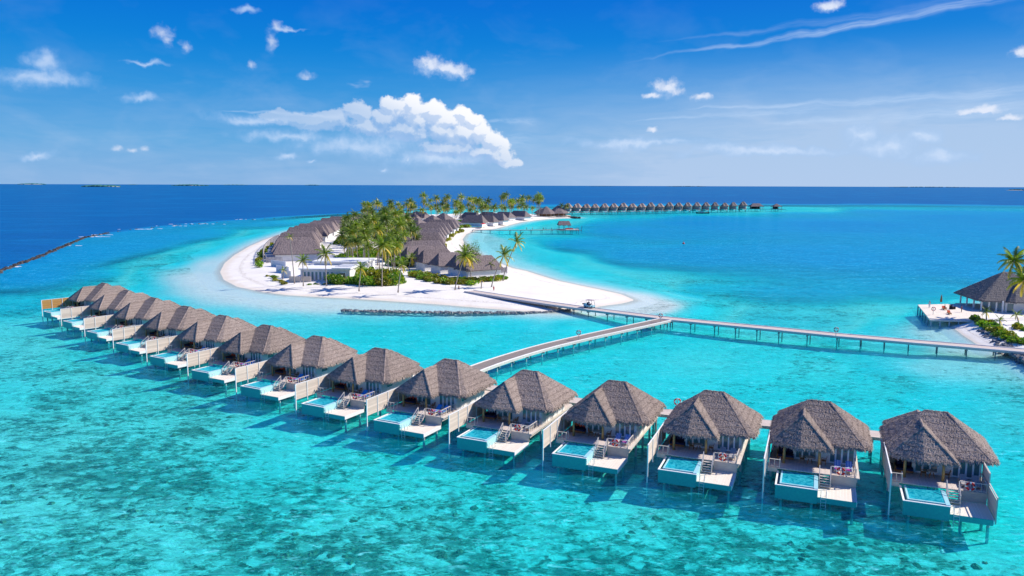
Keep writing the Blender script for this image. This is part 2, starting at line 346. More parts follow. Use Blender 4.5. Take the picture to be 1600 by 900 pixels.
shf = t.math('ADD', 1.0, t.math('MULTIPLY', shim, far))
body = t.mix(1.0, body, t.comb(shf, shf, shf), 'MULTIPLY')
crest_sparkle = t.math('MULTIPLY', t.rng(n1, 0.54, 0.72, 0, 1, True), t.rng(n2, 0.38, 0.62, 0.35, 1.0))
body = t.mix(t.math('MULTIPLY', crest_sparkle, t.rng(dep, 0.2, 0.9, 0.7, 0.05)), body, (0.50, 0.92, 0.90))  # pale surface sparkle on the wavelets, painted into the diffuse colour
rp = t.math('ADD', 1.0, t.math('MULTIPLY', t.math('MULTIPLY', shim, 0.55), t.rng(dep, 0.12, 0.3)), clamp=False)
TR2 = t.mix(1.0, TR, t.comb(rp, rp, rp), 'MULTIPLY')
tr = t.node('ShaderNodeBsdfTransparent'); t.l.new(t.vmath('MINIMUM', TR2, (0.99, 0.99, 0.99)), tr.inputs[0])
nrm = bump(t, t.math('ADD', n1, t.math('MULTIPLY', n2, 2.5)), 0.35, 0.5)
df = t.node('ShaderNodeBsdfDiffuse'); t.l.new(body, df.inputs[0])
opac2 = t.math('ADD', opac, t.math('MULTIPLY', crest_sparkle, t.rng(dep, 0.1, 0.3, 0.0, 0.62)), clamp=True)
mx = t.node('ShaderNodeMixShader'); t.l.new(opac2, mx.inputs[0]); t.l.new(tr.outputs[0], mx.inputs[1]); t.l.new(df.outputs[0], mx.inputs[2])
gl = t.node('ShaderNodeBsdfGlossy'); gl.inputs['Roughness'].default_value = 0.12; t.l.new(nrm, gl.inputs['Normal'])
gl.inputs['Color'].default_value = (0.35, 0.65, 0.75, 1)
fr = t.node('ShaderNodeFresnel'); fr.inputs[0].default_value = 1.33; t.l.new(nrm, fr.inputs['Normal'])
mx2 = t.node('ShaderNodeMixShader'); t.l.new(t.math('MINIMUM', t.math('MULTIPLY', fr.outputs[0], 0.75), 0.30), mx2.inputs[0])
t.l.new(mx.outputs[0], mx2.inputs[1]); t.l.new(gl.outputs[0], mx2.inputs[2]); t.l.new(mx2.outputs[0], out.inputs[0])
# seabed
m_bed, t, out = mat('seabed_sand_and_coral')
P = posw(t); dep = t.node('ShaderNodeAttribute', attribute_name='depth').outputs['Fac']
cor = t.node('ShaderNodeAttribute', attribute_name='coral').outputs['Fac']
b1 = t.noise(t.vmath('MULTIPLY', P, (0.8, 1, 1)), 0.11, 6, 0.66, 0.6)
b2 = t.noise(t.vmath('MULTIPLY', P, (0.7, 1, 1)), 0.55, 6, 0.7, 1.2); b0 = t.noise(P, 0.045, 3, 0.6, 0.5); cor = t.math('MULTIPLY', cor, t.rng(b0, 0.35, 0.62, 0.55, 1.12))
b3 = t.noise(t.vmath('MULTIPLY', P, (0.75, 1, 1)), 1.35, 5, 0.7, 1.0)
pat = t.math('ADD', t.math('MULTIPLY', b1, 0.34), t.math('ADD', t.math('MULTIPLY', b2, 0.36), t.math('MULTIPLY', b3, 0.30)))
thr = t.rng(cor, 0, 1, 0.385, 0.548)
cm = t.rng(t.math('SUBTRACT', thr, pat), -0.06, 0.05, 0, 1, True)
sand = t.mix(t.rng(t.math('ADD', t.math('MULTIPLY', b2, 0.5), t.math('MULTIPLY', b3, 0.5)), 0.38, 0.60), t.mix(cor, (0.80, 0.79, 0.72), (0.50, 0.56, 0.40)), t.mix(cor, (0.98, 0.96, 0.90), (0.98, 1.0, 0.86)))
sand = t.mix(t.math('MULTIPLY', t.rng(b3, 0.5, 0.62, 0, 1, True), t.rng(cor, 0, 1, 0.35, 0.9)), sand, (1.0, 1.0, 0.92))  # bright patches imitate wave caustics, painted into the sand colour
b4 = t.noise(P, 3.1, 4, 0.7, 0.8); corc = t.mix(t.rng(t.math('ADD', t.math('MULTIPLY', b3, 0.5), t.math('MULTIPLY', b4, 0.5)), 0.38, 0.62), (0.004, 0.03, 0.022), (0.36, 0.42, 0.30))
c = t.mix(t.math('MULTIPLY', cm, 0.95), sand, corc)
# rubble: lumps of pale and dark coral a metre or so across, each with a tone of its own
wv = t.vmath('ADD', P, t.vmath('SCALE', t.vmath('SUBTRACT', t.noise(P, 1.1, 3, 0.6, color=True), (0.5, 0.5, 0.5)), scale=1.5))
vo = t.node('ShaderNodeTexVoronoi', feature='F1'); t.put(vo.inputs['Scale'], 0.85); t.l.new(t.vmath('MULTIPLY', wv, (0.8, 1, 0)), vo.inputs['Vector'])
vs = t.node('ShaderNodeSeparateXYZ'); t.l.new(vo.outputs['Color'], vs.inputs[0])
edge = t.rng(vo.outputs['Distance'], 0.25, 0.75, 1, 0.25, True)
c = t.mix(t.math('MULTIPLY', t.math('MULTIPLY', t.rng(vs.outputs[0], 0.60, 0.85), edge), t.rng(cor, 0.15, 0.8, 0, 0.85)), c, (1.0, 1.0, 0.90))
c = t.mix(t.math('MULTIPLY', t.math('MULTIPLY', t.rng(vs.outputs[1], 0.70, 0.90), edge), t.rng(cor, 0.25, 0.9, 0, 0.85)), c, (0.05, 0.07, 0.04))
bsdf(t, out, c, 0.95, 0.0, bump(t, t.math('ADD', b2, t.math('MULTIPLY', b3, 0.3)), 0.5, 0.6))

sea, _, _ = polar_grid('sea', lambda X, Y, T: X*0)
sea.data.materials.append(m_water); sea['kind'] = 'structure'
bed, BX, BY = polar_grid('seabed', lambda X, Y, T: -0.35-3.2*T-np.clip(T-.6, 0, 1)*25)
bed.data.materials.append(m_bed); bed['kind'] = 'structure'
COR = """0,560,.55 0,700,.8 100,620,.75 200,560,.55 100,500,.45 0,800,.75 200,720,.95 60,700,.9 300,640,.75 350,700,.8 300,780,.6 150,850,.6 250,800,.5 400,640,.45 450,680,.45 500,760,.85 420,860,1 500,880,1 600,800,.8 600,720,.55 350,870,1 560,860,.95
700,760,.65 800,800,.8 900,800,.9 720,860,.95 860,740,.35 960,760,.4 1000,830,.95 1080,860,.95 900,880,.95 1100,800,.7 1200,860,.95 1300,860,.9 1340,850,.8 1450,860,.95 1500,880,.6 1250,800,.4 1550,830,.35 1590,760,.3
400,470,0 600,500,.0 800,540,.1 1000,560,.1 1200,560,.1 1230,578,.5 1300,600,.4 1400,588,.5 1200,560,.3 1580,600,.5 1320,560,.35 1300,640,.2 1500,600,.1 1500,690,.15 900,600,.1 620,560,.1
1100,440,.4 1180,455,.55 1240,460,.5 1300,460,.4 1000,400,0 1400,440,.1 250,400,.6 330,380,.3 200,380,.5 300,370,.5 100,440,.5 300,450,0 500,350,.4 400,350,.4 650,700,.4 500,650,.35 1590,560,.3 1400,560,.1"""
cc = [tuple(map(float, q.split(','))) for q in COR.split()]
cwc = np.array([at(a, b)[:2] for a, b, _ in cc]); cca, ccr = polar(cwc[:, 0], cwc[:, 1])
a_, r_ = polar(BX, BY); num = 0; den = 0
for k in range(len(cc)):
    wg = 1/(((a_-cca[k])/3.0)**2+((r_-ccr[k])/0.12)**2+0.03)**2
    num = num+wg*cc[k][2]; den = den+wg
ca_ = bed.data.attributes.new('coral', 'FLOAT', 'POINT'); ca_.data.foreach_set('value', (num/den).ravel())

# beaches: sand sheets that slope into the water
m_sand, t, out = mat('coral_sand')
P = posw(t); s1 = t.noise(P, 0.12, 6, 0.6, 0.4); s2 = t.noise(P, 2.5, 5, 0.7)
szp = t.node('ShaderNodeSeparateXYZ'); t.l.new(P, szp.inputs[0])
c = t.mix(t.rng(s1, 0.3, 0.7), (0.77, 0.72, 0.64), (0.90, 0.87, 0.80))
c = t.mix(t.rng(s2, 0.3, 0.7), c, (0.68, 0.62, 0.53)) if False else t.mix(t.math('MULTIPLY', t.rng(s2, 0.35, 0.7), 0.35), c, (0.62, 0.56, 0.47))
zz = t.math('ADD', szp.outputs[2], t.math('MULTIPLY', t.math('SUBTRACT', s1, 0.5), 0.25)); wet = t.math('MULTIPLY', t.rng(zz, 0.06, 0.30, 1, 0, True), t.rng(szp.outputs[2], -0.22, 0.0, 0, 1, True))
wr = t.math('MULTIPLY', t.math('MULTIPLY', t.rng(zz, 0.42, 0.47, 0, 1), t.rng(zz, 0.50, 0.58, 1, 0)), t.rng(s2, 0.45, 0.6)); c = t.mix(t.math('MULTIPLY', wr, 0.55), c, (0.30, 0.24, 0.17)); c = t.mix(t.rng(szp.outputs[2], -0.2, 0.0, 1, 0), c, (0.95, 0.93, 0.86)); c = t.mix(t.math('MULTIPLY', wet, 0.5), c, (0.66, 0.56, 0.42))
bsdf(t, out, c, 0.95, 0.05, bump(t, t.math('ADD', s2, t.math('MULTIPLY', s1, 2)), 0.12, 0.7))
def land_h(x, y):
    sd = np.maximum(sdist(x, y, island), sdist(x, y, rshore))
    return sd
def sheet(name, poly, step, slope, top, far_y=None):
    x0, y0 = poly.min(0)-45; x1, y1 = poly.max(0)+45
    ys = [y0]
    while ys[-1] < y1: ys.append(ys[-1]+step*max(1, ys[-1]/230.))
    xs = np.arange(x0, x1, step); ys = np.array(ys)
    X, Y = np.meshgrid(xs, ys); S = sdist(X, Y, poly)
    Z = np.clip(S*slope+0.02, -2.8, top)+np.where(S > 0, fbm2(X, Y, 0.12, 3, 3)*0.07*np.clip(S/8, 0, 1), 0)
    keep = (Z[:-1, :-1] > -2.7) | (Z[1:, 1:] > -2.7)
    n, m = X.shape; ii, jj = np.nonzero(keep)
    F = np.stack([ii*m+jj, ii*m+jj+1, (ii+1)*m+jj+1, (ii+1)*m+jj], -1)
    used = np.unique(F); mp = np.zeros(n*m, int); mp[used] = np.arange(len(used))
    V = np.stack([X, Y, Z], -1).reshape(-1, 3)[used]; F = mp[F]
    me = bpy.data.meshes.new(name); me.from_pydata(V.tolist(), [], F.tolist())
    me.polygons.foreach_set('use_smooth', np.ones(len(F), bool)); me.materials.append(m_sand)
    o = bpy.data.objects.new(name, me); col.objects.link(o); o['kind'] = 'structure'; return o
sheet('beach', island, 2.0, 0.07, 1.25)
sheet('beach_right', rshore, 1.0, 0.25, 1.3)
# ---------------------------------------------------------------- mesh helpers
class MB:
    """collects boxes, prisms and tubes; build() links them as one mesh object"""
    def __init__(s): s.v = []; s.f = []
    def add(s, vs, fs):
        o = len(s.v); s.v += [tuple(v) for v in vs]; s.f += [tuple(i+o for i in f) for f in fs]; return s
    def box(s, x0, x1, y0, y1, z0, z1):
        return s.add([(x0, y0, z0), (x1, y0, z0), (x1, y1, z0), (x0, y1, z0), (x0, y0, z1), (x1, y0, z1), (x1, y1, z1), (x0, y1, z1)],
                     [(0, 3, 2, 1), (4, 5, 6, 7), (0, 1, 5, 4), (1, 2, 6, 5), (2, 3, 7, 6), (3, 0, 4, 7)])
    def bar(s, a, b, w, h=None):
        """a square bar from a to b"""
        a, b = Vector(a), Vector(b); d = (b-a).normalized(); h = h or w
        sd = d.cross(Vector((0, 0, 1)));
        if sd.length < 1e-3: sd = Vector((1, 0, 0))
        sd.normalize(); up = sd.cross(d).normalized()
        q = []
        for p in (a, b):
            for i, j in ((-1, -1), (1, -1), (1, 1), (-1, 1)): q.append(p+sd*i*w/2+up*j*h/2)
        return s.add(q, [(3, 2, 1, 0), (4, 5, 6, 7), (0, 1, 5, 4), (1, 2, 6, 5), (2, 3, 7, 6), (3, 0, 4, 7)])
    def tube(s, pts, rad, n=8, cap=True):
        pts = [Vector(p) for p in pts]; rad = rad if isinstance(rad, (list, tuple)) else [rad]*len(pts)
        o = len(s.v); ref = None
        for i, p in enumerate(pts):
            d = (pts[min(i+1, len(pts)-1)]-pts[max(i-1, 0)]).normalized()
            a = d.cross(Vector((0, 0, 1))) if abs(d.z) < .9 else d.cross(Vector((0, 1, 0)))
            a.normalize(); b = d.cross(a)
            for k in range(n):
                t = math.tau*k/n; s.v.append(tuple(p+(a*math.cos(t)+b*math.sin(t))*rad[i]))
        for i in range(len(pts)-1):
            for k in range(n):
                k2 = (k+1) % n; s.f.append((o+i*n+k, o+(i+1)*n+k, o+(i+1)*n+k2, o+i*n+k2))
        if cap:
            s.f.append(tuple(o+k for k in range(n))); s.f.append(tuple(o+(len(pts)-1)*n+n-1-k for k in range(n)))
        return s
    def cyl(s, x, y, z0, z1, r, n=10, r2=None): return s.tube([(x, y, z0), (x, y, z1)], [r, r if r2 is None else r2], n)
    def ball(s, c, r, n=8, m=5, sx=1, sy=1, sz=1):
        c = Vector(c); o = len(s.v)
        for i in range(m+1):
            p = math.pi*i/m
            for k in range(n):
                t = math.tau*k/n; s.v.append((c.x+r*sx*math.sin(p)*math.cos(t), c.y+r*sy*math.sin(p)*math.sin(t), c.z+r*sz*math.cos(p)))
        for i in range(m):
            for k in range(n):
                k2 = (k+1) % n; s.f.append((o+i*n+k, o+(i+1)*n+k, o+(i+1)*n+k2, o+i*n+k2))
        return s
    def torus(s, c, R_, r, axis='Y', n=20, m=8, a0=0, a1=math.tau):
        c = Vector(c); o = len(s.v); full = abs(a1-a0-math.tau) < 1e-6; N = n if full else n+1
        for i in range(N):
            t = a0+(a1-a0)*i/n
            for k in range(m):
                p = math.tau*k/m; q = R_+r*math.cos(p); h = r*math.sin(p)
                v = (q*math.cos(t), h, q*math.sin(t)) if axis == 'Y' else (q*math.cos(t), q*math.sin(t), h)
                s.v.append(tuple(c+Vector(v)))
        for i in range(N if full else N-1):
            i2 = (i+1) % N
            for k in range(m):
                k2 = (k+1) % m; s.f.append((o+i*m+k, o+i2*m+k, o+i2*m+k2, o+i*m+k2))
        return s
    def mesh(s, name, m, smooth=False):
        me = bpy.data.meshes.new(name); me.from_pydata(s.v, [], s.f)
        if smooth: me.polygons.foreach_set('use_smooth', [True]*len(s.f))
        me.materials.append(m); me.update(); return me
    def build(s, name, m, parent=None, smooth=False, kind=None):
        return put(name, s.mesh(name, m, smooth), parent, kind)
def put(name, me, parent=None, kind=None, loc=None, rz=None):
    o = bpy.data.objects.new(name, me); col.objects.link(o); o.parent = parent
    if kind: o['kind'] = kind
    if loc is not None: o.location = loc
    if rz is not None: o.rotation_euler = (0, 0, rz)
    return o
def tag(o, label, cat, group=None):
    o['label'] = label; o['category'] = cat
    if group: o['group'] = group
    return o
def thing(name, label, cat, loc=(0, 0, 0), rz=0, group=None):
    o = bpy.data.objects.new(name, None); col.objects.link(o); o.empty_display_size = 0.3
    o.location = loc; o.rotation_euler = (0, 0, rz); return tag(o, label, cat, group)
def dup(root, loc=None, rz=None, label=None, group=None, sc=None):
    """a copy of a thing with copies of its parts and sub-parts"""
    r = root.copy(); col.objects.link(r)
    if loc is not None: r.location = loc
    if rz is not None: r.rotation_euler = (0, 0, rz)
    if sc is not None: r.scale = sc if isinstance(sc, (tuple, list)) else (sc, sc, sc)
    if label: r['label'] = label
    if group: r['group'] = group
    for ch in root.children:
        c = ch.copy(); col.objects.link(c); c.parent = r
        for g in ch.children:
            d = g.copy(); col.objects.link(d); d.parent = c
    return r

# ---------------------------------------------------------------- materials for built things
def thatch_mat(name, c1, c2, c3):
    m, t, out = mat(name)
    P = objc(t)
    a = t.noise(P, 0.55, 4, 0.6); b = t.noise(t.vmath('MULTIPLY', P, (1, 1, 0.35)), 6.0, 5, 0.8); d = t.noise(P, 24, 2, 0.6)
    c = t.mix(t.rng(b, 0.33, 0.68), c1, c2)
    c = t.mix(t.math('MULTIPLY', t.rng(a, 0.4, 0.7), 0.6), c, c3); a2 = t.noise(t.vmath('ADD', P, t.comb(t.math('MULTIPLY', orand(t), 90.0), 0.0, 0.0)), 0.45, 5, 0.7); c = t.mix(t.rng(a2, 0.52, 0.72, 0, 0.45), c, tuple(x*0.95 for x in c2)); c = t.mix(t.rng(a2, 0.46, 0.30, 0, 0.45), c, c1)
    c = t.mix(t.rng(d, 0.35, 0.75, 0, 0.5), c, tuple(x*1.55 for x in c2))
    sp = t.node('ShaderNodeSeparateXYZ'); t.l.new(P, sp.inputs[0])
    cr = t.math('FRACT', t.math('ADD', t.math('MULTIPLY', sp.outputs[2], 2.1), t.math('MULTIPLY', t.noise(P, 1.3, 3, 0.6), 1.3)))     # overlapping courses of thatch
    c = t.mix(t.rng(cr, 0.72, 1.0, 0, 0.5, True), c, tuple(x*0.55 for x in c1))
    k = t.rng(orand(t), 0, 1, 0.86, 1.13); c = t.mix(1.0, c, t.comb(k, k, k), 'MULTIPLY')
    bsdf(t, out, c, 0.95, 0.05, bump(t, t.math('ADD', b, t.math('MULTIPLY', d, 0.5)), 0.10, 0.9)); return m
M_THATCH = thatch_mat('weathered_thatch', (0.085, 0.064, 0.056), (0.42, 0.34, 0.295), (0.20, 0.155, 0.135))
M_TUFT = thatch_mat('thatch_ends', (0.14, 0.11, 0.09), (0.50, 0.42, 0.36), (0.26, 0.21, 0.18))
M_THATCHI = thatch_mat('island_thatch', (0.07, 0.056, 0.058), (0.27, 0.22, 0.215), (0.15, 0.12, 0.12))
M_DARKTHATCH = thatch_mat('dark_thatch', (0.06, 0.055, 0.055), (0.26, 0.235, 0.22), (0.15, 0.135, 0.13))
def plank_mat(name, c1, c2, axis, pitch, gap=0.12, rough=0.75, vert=False):
    """board colour and grain; the narrow joints are too fine to tell apart at this distance"""
    m, t, out = mat(name); P = objc(t)
    s = t.node('ShaderNodeSeparateXYZ'); t.l.new(P, s.inputs[0])
    q = t.math('DIVIDE', s.outputs[axis], pitch); fr = t.math('FRACT', t.math('ADD', q, 500.0)); cell = t.math('FLOOR', q)
    wn = t.node('ShaderNodeTexWhiteNoise', noise_dimensions='1D'); t.l.new(cell, wn.inputs['W'])
    n = t.noise(P, 2.0, 4, 0.65)
    c = t.mix(t.math('ADD', t.math('MULTIPLY', wn.outputs[0], 0.55), t.math('MULTIPLY', n, 0.45)), c1, c2)
    j = t.math('LESS_THAN', fr, gap)
    c = t.mix(t.math('MULTIPLY', j, 0.6), c, tuple(x*0.4 for x in c1))
    st = t.noise(P, 0.7, 3, 0.7); c = t.mix(t.rng(st, 0.55, 0.8, 0, 0.3), c, tuple(x*0.6 for x in c1))
    bsdf(t, out, c, rough, 0.2, bump(t, t.math('SUBTRACT', 1.0, j), 0.01, 0.7)); return m
M_DECK = plank_mat('grey_deck_boards', (0.58, 0.49, 0.43), (0.72, 0.62, 0.54), 0, 0.14)
M_PLAT = plank_mat('pale_deck_boards', (0.76, 0.66, 0.53), (0.88, 0.79, 0.66), 0, 0.14, 0.08)
M_WALK = plank_mat('boardwalk_boards', (0.52, 0.43, 0.37), (0.70, 0.60, 0.52), 1, 0.18, 0.10)
M_WALK2 = plank_mat('brown_boardwalk_boards', (0.22, 0.185, 0.16), (0.32, 0.27, 0.235), 1, 0.18, 0.12)
M_BOARD = simple('weathered_wall_board', (0.70, 0.59, 0.48), (0.56, 0.46, 0.38), 2.0, stretch=(1, 0.4, 6), bmp=0.01, rnd=0.12)
M_BOARD_Y = simple('fresh_yellow_board', (0.52, 0.26, 0.06), (0.40, 0.19, 0.045), 2.0, stretch=(1, 0.4, 6), rnd=0.1)
M_WHITE = simple('white_paint', (0.86, 0.85, 0.82), (0.78, 0.77, 0.74), 1.5, 0.6)
M_WOODW = simple('whitewashed_wood', (0.68, 0.62, 0.55), (0.52, 0.46, 0.40), 3.0, 0.7)
M_FRAME = simple('white_door_frame', (0.88, 0.90, 0.92), (0.82, 0.85, 0.88), 2.0, 0.45)
M_POST = simple('yellow_timber_post', (0.46, 0.33, 0.13), (0.30, 0.21, 0.09), 3.0, 0.6, stretch=(1, 1, .3))
M_TEAK = simple('teak_wood', (0.36, 0.16, 0.06), (0.24, 0.10, 0.04), 4.0, 0.5)
M_NAVY = simple('navy_cushion', (0.012, 0.018, 0.06), (0.02, 0.03, 0.085), 3.0, 0.85)
M_ORANGE = simple('orange_cushion', (0.85, 0.11, 0.03), (0.65, 0.07, 0.03), 3.0, 0.8)
M_MAGENTA = simple('magenta_towel', (0.45, 0.02, 0.30), (0.35, 0.02, 0.25), 3.0, 0.9)
M_BLUE = simple('blue_lounger_cushion', (0.03, 0.25, 0.60), (0.04, 0.32, 0.66), 3.0, 0.8)
M_GREYC = simple('grey_lounger_slats', (0.42, 0.39, 0.37), (0.30, 0.28, 0.27), 3.0, 0.8)
M_RED = simple('red_lifebuoy', (0.72, 0.035, 0.03), (0.62, 0.03, 0.03), 3.0, 0.45)
M_LBWHITE = simple('white_lifebuoy_band', (0.8, 0.8, 0.78), None, 3.0, 0.5)
M_METAL = simple('pale_metal', (0.62, 0.66, 0.68), None, 3.0, 0.35, 0.5)
M_PILE = simple('dark_wet_pile', (0.16, 0.20, 0.20), (0.26, 0.30, 0.29), 2.0, 0.7)
M_PILEW = simple('pale_concrete_pile', (0.52, 0.56, 0.56), (0.36, 0.42, 0.42), 2.0, 0.7)
M_CURT = simple('curtain_grey', (0.45, 0.45, 0.42), (0.30, 0.31, 0.30), 3.0, 0.9, stretch=(8, 8, .3))
M_DARKIN = simple('dark_room_lining', (0.05, 0.045, 0.045), None, 2.0, 0.9)
M_TILE = simple('teal_pool_tile', (0.05, 0.44, 0.40), (0.04, 0.36, 0.34), 6.0, 0.35, 0.4)
M_TILED = simple('deep_blue_gutter_tile', (0.01, 0.11, 0.24), None, 6.0, 0.3, 0.4)
M_TILEL = simple('pale_pool_tile', (0.42, 0.72, 0.76), (0.32, 0.64, 0.70), 6.0, 0.3, 0.4)
m, t, out = mat('window_glass'); bsdf(t, out, (0.09, 0.20, 0.22), 0.08, 0.6); M_GLASS = m
m, t, out = mat('striped_cushion')
s = t.node('ShaderNodeSeparateXYZ'); t.l.new(objc(t), s.inputs[0])
bsdf(t, out, t.mix(t.math('GREATER_THAN', t.math('FRACT', t.math('ADD', t.math('MULTIPLY', s.outputs[0], 6.2), 100.25)), 0.45), (0.72, 0.75, 0.8), (0.01, 0.10, 0.42)), 0.85, 0.1); M_STRIPE = m
m, t, out = mat('pool_water'); P = objc(t)
n = t.noise(P, 2.2, 3, 0.6, 1.0); tr = t.node('ShaderNodeBsdfTransparent'); tr.inputs[0].default_value = (0.25, 0.86, 0.92, 1)
df = t.node('ShaderNodeBsdfDiffuse'); t.l.new(t.mix(t.rng(n, 0.38, 0.62), (0.0, 0.34, 0.46), (0.06, 0.66, 0.76)), df.inputs[0])
gl = t.node('ShaderNodeBsdfGlossy'); gl.inputs[1].default_value = 0.08; t.l.new(bump(t, n, 0.05, 0.5), gl.inputs['Normal'])
mx = t.node('ShaderNodeMixShader'); mx.inputs[0].default_value = 0.6; t.l.new(tr.outputs[0], mx.inputs[1]); t.l.new(df.outputs[0], mx.inputs[2])
mx2 = t.node('ShaderNodeMixShader'); mx2.inputs[0].default_value = 0.05; t.l.new(mx.outputs[0], mx2.inputs[1]); t.l.new(gl.outputs[0], mx2.inputs[2]); t.l.new(mx2.outputs[0], out.inputs[0]); M_POOL = m

# ---------------------------------------------------------------- thatched roofs
def plane3(a, b, c):
    a, b, c = map(np.array, (a, b, c)); n = np.cross(b-a, c-a); n = n/n[2]
    k = n@a; return lambda X, Y: k-n[0]*X-n[1]*Y          # z of the plane
def hip_fn(x0, x1, y0, y1, ze, zr, rx0, rx1, ry0, ry1, ch=0.0):
    """hip roof: eave rectangle, ridge rectangle (a line or a point)"""
    P = [plane3((x0, y0, ze), (x1, y0, ze), ((rx0+rx1)/2, ry0, zr)), plane3((x1, y1, ze), (x0, y1, ze), ((rx0+rx1)/2, ry1, zr)),
         plane3((x1, y0, ze), (x1, y1, ze), (rx1, (ry0+ry1)/2, zr)), plane3((x0, y1, ze), (x0, y0, ze), (rx0, (ry0+ry1)/2, zr))]
    if ch:
        P += [plane3((x1-ch, y0, ze), (x1, y0+ch, ze), (rx1, ry0, zr)), plane3((x0, y0+ch, ze), (x0+ch, y0, ze), (rx0, ry0, zr)),
              plane3((x1, y1-ch, ze), (x1-ch, y1, ze), (rx1, ry1, zr)), plane3((x0+ch, y1, ze), (x0, y1-ch, ze), (rx0, ry1, zr))]
    def f(X, Y):
        z = np.full(np.shape(X), zr*1.0)
        for p in P: z = np.minimum(z, p(X, Y))
        return z
    return f
def roof_mesh(name, f, box, ze, step, mtl, rough=0.022, ragged=0.08, seed=1, thick=0.28):
    x0, x1, y0, y1 = box; rg = np.random.default_rng(seed)
    xs = np.arange(x0, x1+step, step); ys = np.arange(y0, y1+step, step)
    X, Y = np.meshgrid(xs, ys); Z = f(X, Y)
    rag = fbm2(X, Y, 3.0, 3, seed)*ragged+rg.normal(0, ragged*0.35, X.shape)
    inside = Z > ze+rag
    Zr = Z+rg.normal(0, rough, Z.shape)+fbm2(X, Y, 2.4, 3, seed+3)*rough*1.3
    n, m_ = X.shape
    keep = inside[:-1, :-1] & inside[1:, 1:] & inside[:-1, 1:] & inside[1:, :-1]
    ii, jj = np.nonzero(keep); idx = lambda a, b: a*m_+b
    F = np.stack([idx(ii, jj), idx(ii, jj+1), idx(ii+1, jj+1), idx(ii+1, jj)], -1)
    used = np.unique(F); mp = np.full(n*m_, -1); mp[used] = np.arange(len(used))
    Xu, Yu, Zu = X.ravel()[used], Y.ravel()[used], Zr.ravel()[used]
    # round the edge of the thatch down
    top = np.stack([Xu, Yu, Zu], -1); Fm = mp[F]; N = len(used)
    bot = np.stack([Xu, Yu, Z.ravel()[used]-thick], -1)
    # boundary edges
    e = np.concatenate([Fm[:, [0, 1]], Fm[:, [1, 2]], Fm[:, [2, 3]], Fm[:, [3, 0]]]); key = np.sort(e, 1); kk = key[:, 0]*N+key[:, 1]
    u, inv, cnt = np.unique(kk, return_inverse=True, return_counts=True); be = e[cnt[inv] == 1]
    side = np.stack([be[:, 1], be[:, 0], be[:, 0]+N, be[:, 1]+N], -1)
    V = np.concatenate([top, bot]); FF = np.concatenate([Fm, Fm[:, ::-1]+N, side])
    me = bpy.data.meshes.new(name); me.from_pydata(V.tolist(), [], FF.tolist()); me.materials.append(mtl)
    return me, top, be
def tuft_mesh(name, f, pts, edge_pts, mtl, n, seed, length=0.24, hang=0.22, nh=1800):
    """loose straw: short blades lying down the slope, longer ones hanging at the eave"""
    rg = np.random.default_rng(seed); V = []; F = []
    e = 0.05
    idx = rg.integers(0, len(pts), n)
    for x, y, z in pts[idx]:
        gx = (f(x+e, y)-f(x-e, y))/(2*e); gy = (f(x, y+e)-f(x, y-e))/(2*e); g = math.hypot(gx, gy)+1e-6
        d = Vector((-gx/g, -gy/g, -g)).normalized(); s = d.cross(Vector((0, 0, 1))).normalized()
        d = (d+s*rg.normal(0, 0.25)).normalized(); w = rg.uniform(0.01, 0.028); L = length*rg.uniform(.5, 1.3)
        p = Vector((x, y, z+0.01)); q = p+d*L+Vector((0, 0, rg.uniform(0.02, 0.06)))
        o = len(V); V += [tuple(p-s*w), tuple(p+s*w), tuple(q)]; F.append((o, o+1, o+2))
    idx = rg.integers(0, len(edge_pts), nh)
    for x, y, z in edge_pts[idx]:
        x += rg.normal(0, 0.04); y += rg.normal(0, 0.04)
        gx = (f(x+e, y)-f(x-e, y))/(2*e); gy = (f(x, y+e)-f(x, y-e))/(2*e); g = math.hypot(gx, gy)+1e-6
        d = Vector((-gx/g*.75, -gy/g*.75, -0.9+rg.normal(0, .15))).normalized(); s = Vector((gy/g, -gx/g, 0)); w = rg.uniform(0.02, 0.07); L = hang*rg.uniform(.5, 1.5)
        p = Vector((x, y, z-rg.uniform(0.0, 0.25))); q = p+d*L
        o = len(V); V += [tuple(p-s*w), tuple(p+s*w), tuple(q+s*w*.5), tuple(q-s*w*.3)]; F.append((o, o+1, o+2, o+3))
    me = bpy.data.meshes.new(name); me.from_pydata(V, [], F); me.materials.append(mtl); return me
ZE = 4.28
main_f = hip_fn(-5.5, 5.35, 1.15, 11.4, ZE, 7.75, -1.35, 0.9, 6.7, 6.9, ch=0.9)
gA = plane3((-5.1, 0.1, ZE), (-2.0, -1.15, ZE), (-1.87, 2.35, 7.05)); gB = plane3((-2.0, -1.15, ZE), (1.25, -0.6, ZE), (-1.87, 2.35, 7.05))
gR = plane3((1.3, -0.7, ZE), (1.3, 3, ZE), (-1.87, 2.35, 7.05)); gL = plane3((-5.35, 3, ZE), (-5.35, 0, ZE), (-1.87, 2.35, 7.05))
rear_f = hip_fn(-5.0, 2.6, 4.0, 13.9, ZE, 6.55, -1.65, -1.55, 8.0, 11.1, ch=0.8)
def villa_f(X, Y):
    p = np.minimum(np.minimum(gA(X, Y), gB(X, Y)), np.minimum(gR(X, Y), gL(X, Y))); p = np.minimum(p, 7.05)
    p = np.where(Y < 7, p, -9); r = np.where(Y > 7.5, rear_f(X, Y), -9)
    return np.maximum(np.maximum(main_f(X, Y), p), r)
roof_me, rtop, rbe = roof_mesh('roof', villa_f, (-6.4, 6.5, -1.9, 14.6), ZE, 0.12, M_THATCH, seed=3)
M_THATCH_pts = rtop
tuft_me = tuft_mesh('thatch_fringe', villa_f, rtop, rtop[np.unique(rbe)], M_TUFT, 15000, 5)

